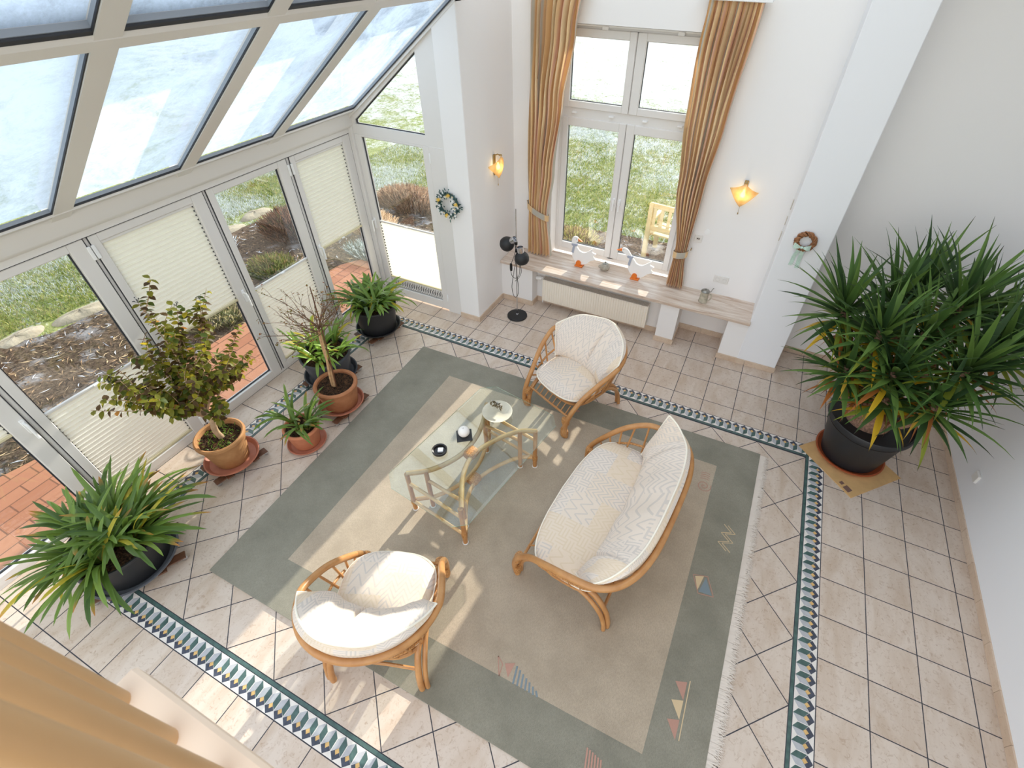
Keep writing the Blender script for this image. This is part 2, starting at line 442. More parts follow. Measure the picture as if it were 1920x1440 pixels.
# ================================================================== THE ROOM (metres; x to the right wall, y to the window, z up)
GX, GY = -2.67, 1.68           # glazed side wall, glazed gable
BX0, BX1, BY0, BY1 = -2.375, 2.644, -2.389, 1.321      # outer lines of the mosaic border
BW, SW = .152, .022            # border width, green strip
IX0, IX1, IY0, IY1 = BX0+BW, BX1-BW, BY0+BW, BY1-BW-.010
def clip(poly, a, b, c):       # keep a*x+b*y<=c
    out = []
    for i in range(len(poly)):
        p, q = poly[i], poly[(i+1) % len(poly)]; dp = a*p[0]+b*p[1]-c; dq = a*q[0]+b*q[1]-c
        if dp <= 0: out.append(p)
        if (dp < 0 < dq) or (dq < 0 < dp):
            t = dp/(dp-dq); out.append((p[0]+(q[0]-p[0])*t, p[1]+(q[1]-p[1])*t))
    return out
def rect_clip(poly, x0, x1, y0, y1):
    for a, b, c in ((1, 0, x1), (-1, 0, -x0), (0, 1, y1), (0, -1, -y0)):
        if len(poly) < 3: return []
        poly = clip(poly, a, b, c)
    return poly
def area(p): return .5*abs(sum(p[i][0]*p[(i+1) % len(p)][1]-p[(i+1) % len(p)][0]*p[i][1] for i in range(len(p))))
fl = MB(); fl.tv = []
def fpoly(pts, mi, z=0.0, tv=None):
    if len(pts) < 3 or area(pts) < 1e-5: return
    s = sum(pts[i][0]*pts[(i+1) % len(pts)][1]-pts[(i+1) % len(pts)][0]*pts[i][1] for i in range(len(pts)))
    if s < 0: pts = pts[::-1]
    fl.poly([(x, y, z) for x, y in pts], mi); fl.tv.append(random.random() if tv is None else tv)
FX0, FX1, FY0, FY1 = -2.72, 3.68, -4.2, 2.80
fpoly([(FX0, FY0), (FX1, FY0), (FX1, FY1), (FX0, FY1)], 1, -.0015)
g = .0031
def straight(x0, x1, y0, y1, px, py):
    i0, i1 = math.floor((x0-px)/.3), math.ceil((x1-px)/.3); j0, j1 = math.floor((y0-py)/.3), math.ceil((y1-py)/.3)
    for i in range(i0, i1):
        for j in range(j0, j1):
            xa, ya = max(px+.3*i, x0), max(py+.3*j, y0); xb, yb = min(px+.3*(i+1), x1), min(py+.3*(j+1), y1)
            if xb-xa > .012 and yb-ya > .012: fpoly([(xa+g, ya+g), (xb-g, ya+g), (xb-g, yb-g), (xa+g, yb-g)], 0)
straight(FX0, BX1, BY1, FY1, 0, 0)               # by the window
straight(BX1, FX1, FY0, FY1, BX1, .007)          # by the right wall
straight(FX0, BX1, FY0, BY0, -.012, BY0)         # by the gallery
straight(FX0, BX0, BY0, BY1, BX0-.3, 0)          # by the glass doors
d = .4243; hw = d/2-g*1.414                       # diagonal field
cx0, cy0 = IX1, IY1
for i in range(-26, 4):
    for j in range(-26, 26):
        # lattice of diamonds with a vertex on the corner of the border
        u, v = i*d, j*d
        cx = cx0+(u+v)/2; cy = cy0+(u-v)/2+0
        cy -= d/2
        P = rect_clip([(cx+hw, cy), (cx, cy+hw), (cx-hw, cy), (cx, cy-hw)], IX0+g, IX1-g, IY0+g, IY1-g)
        if len(P) >= 3: fpoly(P, 0)
def band(o, sd, td, length):
    """mosaic band: o inner start, sd along, td outwards"""
    o = Vector((o[0], o[1], 0)); sd = Vector(sd); td = Vector(td)
    Q = lambda s, t: tuple((o+sd*s+td*t)[:2])
    def put(pts, mi, z=.0003, tv=.3): fpoly([Q(s, t) for s, t in pts], mi, z, tv)
    put([(0, .002), (length, .002), (length, SW), (0, SW)], 2)
    a, w = SW+.004, BW-.003; H = w-a
    put([(0, a), (length, a), (length, w), (0, w)], 3, .0001)
    n = round(length/.0754); p = length/n
    for k in range(n):
        S = k*p
        m = lambda L: [(S+s*p, a+t*H) for t, s in L]
        put(m([(0, .5), (.24, .03), (.73, .03), (.5, .5)]), 4); put(m([(0, .5), (.5, .5), (.73, .97), (.24, .97)]), 2, tv=random.random())
        put(m([(1, .5), (.5, .5), (.75, .03)]), 5, tv=.2); put(m([(1, .5), (.75, .97), (.5, .5)]), 5, tv=.9)
        put(m([(.50, .5), (.63, .30), (.77, .5), (.63, .70)]), 6, .0005)
band((IX1, BY0), (0, 1, 0), (1, 0, 0), BY1-BY0)
band((IX0, BY0), (0, 1, 0), (-1, 0, 0), BY1-BY0)
band((IX0, IY1+.010), (1, 0, 0), (0, 1, 0), IX1-IX0)
band((IX0, IY0), (1, 0, 0), (0, -1, 0), IX1-IX0)
floor = fl.build('floor', ['floor_tile', 'grout', 'mos_green', 'mos_white', 'mos_grey', 'mos_navy', 'mos_ochre'], smooth=False, recalc=False)
struct(floor, 'cream tiled floor with a mosaic border around diagonal tiles', 'floor')

HT = 6.4  # walls carried up out of view to block the sun from the railing
wb = MB()
WX0, WX1, WZ0, WZ1 = -.75, .73, .52, 2.945        # window opening
wb.box(-1.30, WX0, 2.63, 3.0, 0, HT); wb.box(WX1, 1.72, 2.63, 3.0, 0, HT); wb.box(WX0, WX1, 2.63, 3.0, 0, WZ0); wb.box(WX0, WX1, 2.63, 3.0, WZ1, HT)
wb.box(1.72, 3.9, 2.73, 3.0, 0, HT)
wb.box(-.81, .79, 2.40, 2.63, 0, .522); wb.box(-1.23, -.805, 2.25, 2.63, 0, .522); wb.box(.781, .984, 2.25, 2.63, 0, .522); wb.box(1.50, 1.72, 2.252, 2.63, 0, .522)
struct(wb.build('wall_back', 'plaster', smooth=False), 'white back wall with the tall window and low piers under the sill', 'wall')
pl = MB(); pl.bbox(1.708, 2.106, 2.25, 2.80, 0, HT, .006)
struct(pl.build('trim_1', 'plaster_white', smooth=False), 'broad white pilaster between the window and the yucca', 'pilaster')
wl = MB(); wl.bbox(-1.49, -1.23, 1.655, 3.0, 0, HT, .006)
struct(wl.build('wall_left', 'plaster', smooth=False), 'white wall end beside the window niche, lamp on it', 'wall')
wr = MB(); wr.box(3.668, 3.9, -4.2, 3.0, 0, HT)
struct(wr.build('wall_right', 'plaster_white', smooth=False), 'plain white right wall behind the yucca', 'wall')

ce = MB(); ce.box(2.2, 3.9, -3.4, 3.0, 4.46, 4.6)  # unseen strip, put in to keep sky light off the right wall
struct(ce.build('ceiling', 'plaster', smooth=False), 'unseen flat white ceiling strip added to shade the right wall', 'ceiling')
# skirting tiles
def skirt(name, runs, label):
    m = MB(); m.tv = []
    for (x0, y0, x1, y1, nx, ny) in runs:      # run on floor line, n = outward normal
        L = math.hypot(x1-x0, y1-y0); k = max(1, round(L/.30)); dx, dy = (x1-x0)/L, (y1-y0)/L
        for i in range(k):
            a, b = L*i/k+.0015, L*(i+1)/k-.0015
            ps = [(x0+dx*a, y0+dy*a), (x0+dx*b, y0+dy*b)]
            xs = [ps[0][0], ps[1][0], ps[0][0]+nx*.011, ps[1][0]+nx*.011]; ys = [ps[0][1], ps[1][1], ps[0][1]+ny*.011, ps[1][1]+ny*.011]
            m.box(min(xs), max(xs), min(ys), max(ys), .001, .068); m.tv += [random.random()]*6
    return struct(m.build(name, 'skirt_tile', smooth=False, recalc=False), label, 'baseboard')
skirt('baseboard_back', [(-1.219, 2.25, -.805, 2.25, 0, -1), (-.805, 2.25, -.805, 2.40, 1, 0), (-.794, 2.40, .77, 2.40, 0, -1), (.781, 2.239, .781, 2.40, -1, 0), (.77, 2.25, .995, 2.25, 0, -1), (.984, 2.239, .984, 2.63, 1, 0), (.995, 2.63, 1.50, 2.63, 0, -1), (1.50, 2.241, 1.50, 2.63, -1, 0), (1.489, 2.252, 2.106, 2.25, 0, -1), (2.106, 2.25, 2.106, 2.72, 1, 0), (2.117, 2.73, 3.66, 2.73, 0, -1)], 'beige tile baseboard along the window wall and its piers')
skirt('baseboard_right', [(3.668, -4.0, 3.668, 2.72, -1, 0)], 'beige tile baseboard along the right wall')
skirt('baseboard_left', [(-1.23, 1.655, -1.23, 2.24, 1, 0), (-1.49, 1.655, -1.219, 1.655, 0, -1)], 'beige tile baseboard around the wall end by the floor lamp')

# window sill of striped travertine
ws = MB(); ws.bbox(-1.228, 1.716, 2.215, 2.74, .522, .561, .004)
struct(ws.build('trim_2', 'sill_stone', smooth=False), 'long striped travertine window sill', 'sill')

# tall four-part window
W = sthing('window_1', 'tall white four-part window with garden view', 'window')
def frame_rect(m, x0, x1, z0, z1, w, y0, y1, mi=0, r=.004, wb_=None, wt=None):
    wb_ = w if wb_ is None else wb_; wt = w if wt is None else wt
    m.bbox(x0, x0+w, y0, y1, z0, z1, r, mi); m.bbox(x1-w, x1, y0, y1, z0, z1, r, mi)
    m.bbox(x0+w-.001, x1-w+.001, y0, y1, z0, z0+wb_, r, mi); m.bbox(x0+w-.001, x1-w+.001, y0, y1, z1-wt, z1, r, mi)
fm = MB(); frame_rect(fm, WX0+.01, WX1-.01, .565, 2.935, .055, 2.775, 2.86)
fm.bbox(-.05, .03, 2.775, 2.86, .60, 2.90, .004); fm.bbox(-.70, .69, 2.772, 2.86, 2.115, 2.225, .004)
fm.build('window_frame', 'frame_white', W, smooth=False)
for (x0, x1, z0, z1, gx0, gx1, gz0, gz1) in ((-.705, -.014, .625, 2.125, -.645, -.085, .705, 2.04), (-.006, .695, .625, 2.125, .078, .632, .71, 2.04), (-.705, -.014, 2.215, 2.895, -.645, -.082, 2.278, 2.826), (-.006, .695, 2.215, 2.895, .08, .632, 2.28, 2.83)):
    s = MB(); y0, y1 = 2.752, 2.80
    s.bbox(x0, gx0, y0, y1, z0, z1, .005); s.bbox(gx1, x1, y0, y1, z0, z1, .005)
    s.bbox(gx0-.001, gx1+.001, y0, y1, z0, gz0, .005); s.bbox(gx0-.001, gx1+.001, y0, y1, gz1, z1, .005)
    so = s.build('sash', 'frame_white', W, smooth=False)
    k = MB(); frame_rect(k, gx0, gx1, gz0, gz1, .005, 2.785, 2.80, r=.001); k.build('gasket', 'gasket', so, smooth=False)
    p = MB(); p.box(gx0, gx1, 2.796, 2.802, gz0, gz1); p.build('pane', 'pane_glass', so, smooth=False)
for x in (-.042, .026):
    h = MB(); h.bbox(x-.013, x+.013, 2.742, 2.752, 1.29, 1.36, .003); h.tube([(x, 2.742, 1.345), (x, 2.715, 1.345), (x, 2.712, 1.33), (x, 2.712, 1.23)], .008, 8)
    h.build('window_handle', 'white_paint', W)
cl = MB()
for x in (-.58, -.18, .17, .52): cl.bbox(x-.025, x+.025, 2.742, 2.775, 2.165, 2.18, .003)
for x in (-.32, .38): cl.bbox(x-.03, x+.03, 2.735, 2.775, 2.895, 2.925, .003)
cl.bbox(-.70, .69, 2.745, 2.775, 2.915, 2.930, .003)
cl.build('fitting', 'white_paint', W, smooth=False)

# ---- glazed side: five doors with pleated blinds
leaves = [(-3.60, -2.745, 'up'), (-2.71, -1.885, 'up'), (-1.85, -.985, 'down'), (-.955, -.07, 'up'), (-.04, .80, 'down'), (.84, 1.655, 'up')]
def blind_thing(label, fn, a0, a1, z0, z1, free, flip=1):
    """fn(a,d,z)->xyz ; a along the pane, d towards the room; free = which rail floats: 'b' or 't'"""
    B = thing('pleated_blind', label, 'blind', fn((a0+a1)/2, 0, z0), group='pleated blinds on the glass doors')
    n = round((z1-z0)/.036); m = MB(); pts = []
    for i in range(2*n+1): pts.append((z0+(z1-z0)*i/(2*n), -.002 if i % 2 else .018))
    b = 0
    for z, dd in pts: m.v += [fn(a0+.004, dd, z), fn(a1-.004, dd, z)]
    for i in range(len(pts)-1): m.face([2*i, 2*i+1, 2*i+3, 2*i+2])
    m.build('fabric', 'blind_fabric', B, world_in=True, smooth=False, recalc=False)
    for z, nm in ((z0, 'bottom_rail'), (z1, 'top_rail')):
        r = MB(); P0 = fn(a0, 0, z-.009); P1 = fn(a1, .022, z+.009)
        r.bbox(min(P0[0], P1[0]), max(P0[0], P1[0]), min(P0[1], P1[1]), max(P0[1], P1[1]), z-.010, z+.010, .003)
        r.build(nm, 'blind_rail' if (z == z0) else 'frame_white', B, world_in=True, smooth=False)
    h = MB(); a = (a0+a1)/2; zz = z0-.004 if free == 'b' else z1+.004
    P0 = fn(a-.02, .02, zz-.008); P1 = fn(a+.02, .034, zz+.008)
    h.bbox(min(P0[0], P1[0]), max(P0[0], P1[0]), min(P0[1], P1[1]), max(P0[1], P1[1]), zz-.008, zz+.008, .003)
    h.build('grip', 'white_paint', B, world_in=True, smooth=False)
    return B
names = ['white glass door nearest the gallery, mostly out of view', 'white glass door at the left edge with its blind raised to the top', 'white glass door behind the olive shrub with its blind lowered', 'white glass door opening onto brick paving behind the shrub', 'white glass door looking onto the heather bed, blind lowered', 'white glass door next to the gable corner, blind at the top']
blab = ['cream pleated blind on the upper half of the hidden first door', 'cream pleated blind on the upper half of the door at the left edge', 'cream pleated blind on the lower half of the door left of the shrub', 'cream pleated blind on the upper half of the door above the shrub', 'cream pleated blind on the lower half of the door behind the bare twiggy bush', 'cream pleated blind on the upper half of the door in the corner']
for i, (y0, y1, st) in enumerate(leaves):
    Dr = sthing('door_%d' % (i+1), names[i], 'glass door')
    gy0, gy1, gz0, gz1 = y0+.062, y1-.105, .10, 1.91
    m = MB(); xa, xb = -2.735, GX
    m.bbox(xa, xb, y0, gy0, .03, 1.968, .005); m.bbox(xa, xb, gy1, y1, .03, 1.968, .005)
    m.bbox(xa, xb, gy0-.001, gy1+.001, .03, gz0, .005); m.bbox(xa, xb, gy0-.001, gy1+.001, gz1, 1.968, .005)
    m.build('door_frame', 'frame_white', Dr, smooth=False)
    k = MB(); w = .009
    for (a, b, c, e) in ((gy0, gy0+w, gz0, gz1), (gy1-w, gy1, gz0, gz1), (gy0, gy1, gz0, gz0+w), (gy0, gy1, gz1-w, gz1)): k.box(-2.712, -2.698, a, b, c, e)
    k.build('gasket', 'gasket', Dr, smooth=False)
    p = MB(); p.box(-2.712, -2.706, gy0, gy1, gz0, gz1); p.build('pane', 'pane_glass', Dr, smooth=False)
    h = MB()
    for z in (.14, 1.86): h.bbox(GX, GX+.012, y0-.012 if i % 2 else y1-.012, y0+.012 if i % 2 else y1+.012, z-.05, z+.05, .003)
    h.build('hinge', 'white_paint', Dr, smooth=False)
    if i in (1, 3, 5):
        h = MB(); yy = (y0+.03) if i == 5 else (y1-.04)
        if i == 1: yy = y1-.02
        h.bbox(GX, GX+.010, yy-.014, yy+.014, .93, 1.06, .004); h.tube([(GX+.01, yy, 1.03), (GX+.045, yy, 1.03), (GX+.05, yy, 1.015), (GX+.05, yy, .90)], .009, 8)
        h.build('door_handle', 'white_paint', Dr)
    fnb = lambda a, dd, z: (-2.702+dd, a, z)
    if st == 'up': blind_thing(blab[i], fnb, gy0, gy1, .985, gz1-.012, 'b')
    else: blind_thing(blab[i], fnb, gy0, gy1, gz0+.012, .985, 't')
fx = MB()
for y in (-3.63, -2.727, -1.868, -.97, -.055, .82): fx.box(-2.745, -2.682, y-.018, y+.018, 0, 1.98)
fx.bbox(-2.745, GX-.004, -3.7, 1.68, 0, .034, .003)
fx.bbox(-2.745, -2.62, 1.655, 1.70, 0, 2.10, .004)
struct(fx.build('trim_3', 'frame_white', smooth=False), 'white posts and threshold between the glass doors', 'frame')
gp = MB()
for y0, y1, st in leaves:
    for y in (y0, y1): gp.box(-2.70, GX-.003, y-.004, y+.004, .03, 1.97)
gp.box(-2.70, GX-.003, -3.6, 1.655, 1.967, 1.977)
struct(gp.build('trim_4', 'gap', smooth=False), 'dark joints around the glass doors', 'joint')
bm_ = MB()
bm_.prism([(-2.80, 1.978), (-2.655, 1.978), (-2.655, 2.02), (-2.625, 2.035), (-2.61, 2.058), (-2.61, 2.165), (-2.60, 2.172), (-2.56, 2.182), (-2.55, 2.192), (-2.518, 2.205), (-2.518, 2.222), (-2.56, 2.24), (-2.80, 2.08)], lambda a, b, t: (a, t, b), -3.7, 1.70)
struct(bm_.build('trim_5', 'frame_white'), 'wide white eaves beam above the glass doors', 'beam')

# ---- glass roof
SL = .736; SN = math.hypot(1, SL)
def roof(x, off): return 2.10+SL*(x-GX)+off*SN     # z of the plane off metres above the rafters' underside
XR = .55
ys = [(-3.70, -3.58), (-2.83, -2.715), (-1.965, -1.85), (-1.10, -.985), (-.24, -.122), (.62, .738)]
rl = ['near the gallery', 'left of the frame', 'left of all visible panes', 'third along from the gable', 'second along from the gable', 'nearest the gable']
for i, (y0, y1) in enumerate(ys):
    m = MB(); xa = -2.64
    m.prism([(xa, roof(xa, 0)), (XR, roof(XR, 0)), (XR, roof(XR, .13)), (xa, roof(xa, .13))], lambda a, b, t: (a, t, b), y0, y1)
    struct(m.build('trim_%d' % (6+i), 'frame_white', smooth=False), 'sloping white roof rafter '+rl[i], 'rafter')
m = MB(); m.prism([(-1.212, roof(-1.212, -.002)), (-1.158, roof(-1.158, -.002)), (-1.143, roof(-1.143, .010)), (-1.140, roof(-1.140, .12)), (-1.212, roof(-1.212, .12))], lambda a, b, t: (a, t, b), -3.7, 1.70)
struct(m.build('trim_12', 'frame_white', smooth=False), 'white purlin running across the roof rafters', 'purlin')
m = MB(); m.box(.40, .62, -3.7, 3.0, roof(.4, 0)-.02, 4.62)
struct(m.build('trim_13', 'frame_white', smooth=False), 'white ridge beam at the top of the glass roof', 'beam')
bays = [(-3.58, -2.83), (-2.715, -1.965), (-1.85, -1.10), (-.985, -.24), (-.122, .62), (.738, 1.645)]
wn = 2
for bi, (y0, y1) in enumerate(bays):
    for (xa, xb) in ((-2.53, -1.19), (-1.14, XR-.1)):
        lowhigh = 'lower' if xa < -2 else 'upper'
        nm = ['first', 'second', 'third', 'fourth', 'fifth', 'sixth'][bi]
        Wp = sthing('window_%d' % wn, 'frosted %s pane of the glass roof, %s bay from the gallery' % (lowhigh, nm), 'roof pane'); wn += 1
        fn = lambda a, b, o: (a, b, roof(a, o))
        p = MB(); p.v = [fn(xa, y0, .046), fn(xb, y0, .046), fn(xb, y1, .046), fn(xa, y1, .046)]; p.face([0, 1, 2, 3])
        p.build('pane', 'frosted_roof_glass', Wp, smooth=False, recalc=False)
        def slab(m, rects, o0, o1):
            for (a0, a1, b0, b1) in rects:
                m.v += [fn(a, b, o) for o in (o0, o1) for (a, b) in ((a0, b0), (a1, b0), (a1, b1), (a0, b1))]
                n0 = len(m.v)-8
                for q in ((0, 1, 2, 3), (4, 5, 6, 7), (0, 1, 5, 4), (1, 2, 6, 5), (2, 3, 7, 6), (3, 0, 4, 7)): m.face([n0+i for i in q])
        k = MB(); w = .007; slab(k, ((xa, xb, y0, y0+w), (xa, xb, y1-w, y1), (xa, xa+.02, y0, y1), (xb-w, xb, y0, y1)), .006, .013)
        k.build('gasket', 'gasket', Wp, smooth=False)
        e = MB(); slab(e, ((xa, xb, y1-.006, y1+.01), (xa-.01, xa+.022, y0, y1)), .015, .034)
        e.build('spacer', 'spacer_grey', Wp, smooth=False)

# ---- glazed gable with door
G = sthing('door_7', 'white gable door with a lowered blind and vent grille', 'glass door')
m = MB(); y0, y1 = GY, GY+.065
gx0, gx1 = -2.535, -1.765
m.bbox(-2.622, gx0, y0, y1, .02, 1.972, .005); m.bbox(gx1, -1.682, y0, y1, .02, 1.972, .005)
m.bbox(gx0-.001, gx1+.001, y0, y1, .02, .135, .005); m.bbox(gx0-.001, gx1+.001, y0, y1, 1.946, 1.972, .004); m.bbox(gx0-.001, gx1+.001, y0+.01, y1, .245, .275, .004)
m.build('door_frame', 'frame_white', G, smooth=False)
k = MB()
for (a, b, c, e) in ((gx0, gx0+.008, .27, 1.946), (gx1-.008, gx1, .27, 1.946), (gx0, gx1, .135, .145), (gx0, gx1, 1.938, 1.946)): k.box(a, b, y0+.022, y0+.035, c, e)
k.build('gasket', 'gasket', G, smooth=False)
p = MB(); p.box(gx0, gx1, y0+.035, y0+.041, .27, 1.946); p.build('pane', 'pane_glass', G, smooth=False)
v = MB(); v.box(gx0, gx1, y0+.03, y0+.04, .14, .25, 1)
nsl = 22; pw = (gx1-gx0)/nsl
for i in range(nsl): v.bbox(gx0+i*pw, gx0+i*pw+pw*.42, y0+.012, y0+.031, .145, .25, .002)
v.box(gx0, gx1, y0+.012, y0+.031, .222, .25); v.box(gx0, gx1, y0+.012, y0+.031, .145, .165)
v.build('vent_grille', ['frame_white', 'dark_hole'], G, smooth=False)
h = MB()
for z in (.2, 1.86): h.bbox(-1.686, -1.672, y0-.012, y0+.002, z-.05, z+.05, .003)
h.bbox(-2.60, -2.575, y0-.012, y0, .92, 1.05, .003); h.tube([(-2.588, y0-.01, 1.03), (-2.588, y0-.045, 1.03), (-2.588, y0-.05, 1.0), (-2.588, y0-.05, .90)], .008, 8)
h.build('door_handle', 'white_paint', G)
blind_thing('cream pleated blind on the lower half of the gable door, lit by the sun', lambda a, dd, z: (a, GY+.03-dd, z), gx0, gx1, .275, 1.012, 't')
Tz = sthing('window_14', 'white slanted window above the gable door', 'window')
tri = [(-2.572, 2.068), (-1.708, 2.068), (-1.708, 2.768), (-2.572, 2.105)]
outer = [(-2.67, 1.972), (-1.49, 1.972), (-1.49, roof(-1.49, .0)), (-2.67, roof(-2.67, .0))]
m = MB()
def loop_frame(m, outer, inner, fn, t0, t1):
    b = len(m.v); n = len(outer)
    for t in (t0, t1):
        m.v += [fn(*p, t) for p in outer]; m.v += [fn(*p, t) for p in inner]
    for i in range(n):
        j = (i+1) % n
        m.face([b+i, b+j, b+n+j, b+n+i]); m.face([b+2*n+i, b+2*n+j, b+3*n+j, b+3*n+i])
        m.face([b+n+i, b+n+j, b+3*n+j, b+3*n+i]); m.face([b+i, b+j, b+2*n+j, b+2*n+i])
loop_frame(m, outer, tri, lambda a, b, t: (a, t, b), GY, GY+.065)
m.build('window_frame', 'frame_white', Tz, smooth=False)
tri2 = [(-2.56, 2.076), (-1.716, 2.076), (-1.716, 2.752), (-2.56, 2.103)]
k = MB(); loop_frame(k, tri, tri2, lambda a, b, t: (a, t, b), GY+.022, GY+.035); k.build('gasket', 'gasket', Tz, smooth=False)
p = MB(); p.prism(tri, lambda a, b, t: (a, t, b), GY+.035, GY+.041); p.build('pane', 'pane_glass', Tz, smooth=False)
m = MB()
m.prism([(-1.682, 0), (-1.49, 0), (-1.49, 1.972), (-1.682, 1.972)], lambda a, b, t: (a, t, b), GY-.004, GY+.07)
m.prism([(-2.67, roof(-2.67, -.015)), (-1.23, roof(-1.23, -.015)), (-1.23, roof(-1.23, .06)), (-2.67, roof(-2.67, .06))], lambda a, b, t: (a, t, b), GY-.03, GY+.07)
struct(m.build('trim_14', 'frame_white', smooth=False), 'white boards framing the gable door and the slanted roof edge', 'frame')
m = MB(); m.box(-2.74, 2.9, 1.70, 1.75, 3.18, HT)   # wall above the gable, up to the ridge
m2 = MB(); m2.prism([(-1.30, roof(-1.30, .1)), (XR, roof(XR, .1)), (XR, 5.0), (-1.30, 5.0)], lambda a, b, t: (a, t, b), 2.95, 3.0)
struct(m2.build('trim_15', 'plaster', smooth=False), 'white wall strip above the niche', 'wall')

# ---- gallery railing right under the camera
Rg = thing('gallery_railing', 'pale wooden gallery railing with round balusters, close in the lower left', 'railing', (1.3, -2.5, 2.68))
m = MB(); m.bbox(.735, 3.2, -2.90, -2.4575, 2.63, 2.70, .006); m.build('step_board', 'step_wood', Rg, world_in=True, smooth=False)
for i in range(5):
    x = .765+.105*i; m = MB(); m.lathe([(.0185, 0), (.0185, .92)], (x, -2.502, 2.70), 24); m.build('baluster', 'wood_pale', Rg, world_in=True)
m = MB(); m.tube([(.70, -2.52, 3.63), (1.25, -2.52, 3.63)], .026, 16); m.build('handrail', 'wood_pale', Rg, world_in=True)

# ================================================================== rug
RZ = .012
m = MB()
Rc = [(-1.561, .943), (2.110, 1.006), (2.074, -1.925), (-1.461, -1.920)]
Ri = [(-1.023, .655), (1.771, .695), (1.736, -1.592), (-1.003, -1.606)]
b = len(m.v); m.v += [(x, y, .0005) for x, y in Rc]+[(x, y, RZ) for x, y in Rc]+[(x, y, RZ) for x, y in Ri]
def sub(P, i, j, mi):
    m.face([i, (i+1) % 4 if False else j, 0, 0], mi)
for i in range(4):
    j = (i+1) % 4
    m.face([b+i, b+j, b+4+j, b+4+i], 0); m.face([b+4+i, b+4+j, b+8+j, b+8+i], 0)
m.face([b+8, b+9, b+10, b+11], 1)
zt = RZ+.0012
def mot(pts, mi, z=zt): m.poly([(x, y, z) for x, y in pts], mi)
def line(pts, w, mi, z=zt):
    for (x0, y0), (x1, y1) in zip(pts, pts[1:]):
        L = math.hypot(x1-x0, y1-y0) or 1; nx, ny = -(y1-y0)/L*w/2, (x1-x0)/L*w/2
        mot([(x0+nx, y0+ny), (x1+nx, y1+ny), (x1-nx, y1-ny), (x0-nx, y0-ny)], mi, z)
sp = [(1.705+.042*(q/14)*math.cos(q*.62), .43+.042*(q/14)*math.sin(q*.62)) for q in range(22)]
line(sp, .007, 2)
for q in range(4): line([(1.66, .50+.022*q), (1.70, .512+.022*q), (1.735, .505+.022*q)], .006, 2)
for dx in (0, .03): line([(1.925+dx, .13), (1.99+dx, .075), (1.915+dx, .045), (1.985+dx, -.01), (1.905+dx, -.045), (1.975+dx, -.10)], .006, 3)
mot([(1.80, -.40), (1.86, -.375), (1.835, -.50)], 3); mot([(1.875, -.38), (1.845, -.505), (1.935, -.495)], 4)
line([(1.785, -.395), (1.885, -.365), (1.95, -.50), (1.845, -.52), (1.785, -.395)], .006, 2)
for k_, (yy, mi) in enumerate(((-1.17, 2), (-1.28, 3), (-1.39, 2))): mot([(1.825, yy+.03), (1.895, yy+.055), (1.893, yy-.055)], mi)
line([(1.911, -1.10), (1.914, -1.44)], .006, 3)
for q in range(7): line([(.90+.028*q, -1.60), (.86+.028*q+.02, -1.50-.012*q)], .012, 4)
mot([(.80, -1.52), (.86, -1.49), (.855, -1.585)], 2); line([(.74, -1.50), (.79, -1.53), (.80, -1.60), (.74, -1.50)], .006, 2)
for q in range(6): line([(1.44+.018*q, -1.70-.004*q), (1.47+.018*q, -1.84)], .010, 2)
mot([(.345, .80), (.43, .78), (.38, .74)], 2)
rug = thing('rug', 'large grey-green rug with a beige centre under the rattan furniture', 'rug', (.3, -.45, 0))
m.build('pile', ['rug_green', 'rug_beige', 'rug_pink', 'rug_sand', 'rug_blue'], rug, world_in=True, smooth=False, recalc=False)
m = MB()
for i in range(1300):
    f = i/1299; y = .99-f*2.90; x = 2.110-.036*f
    L = random.uniform(.065, .10); a = random.uniform(-.35, .35); w = .0036
    ex, ey = x+L*math.cos(a), y+L*math.sin(a); mx, my = x+L*.5*math.cos(a*.3), y+L*.5*math.sin(a*.3)
    b = len(m.v); z = .004+random.random()*.006
    m.v += [(x, y-w, z), (x, y+w, z), (mx, my+w, z+.003), (mx, my-w, z+.003), (ex, ey, .002)]
    m.face([b, b+3, b+2, b+1]); m.face([b+3, b+4, b+2])
fr_ = m.build('fringe', 'fringe', rug, world_in=True, smooth=False, recalc=False); fr_['kind'] = 'stuff'; fr_['label'] = 'pale cotton fringe'

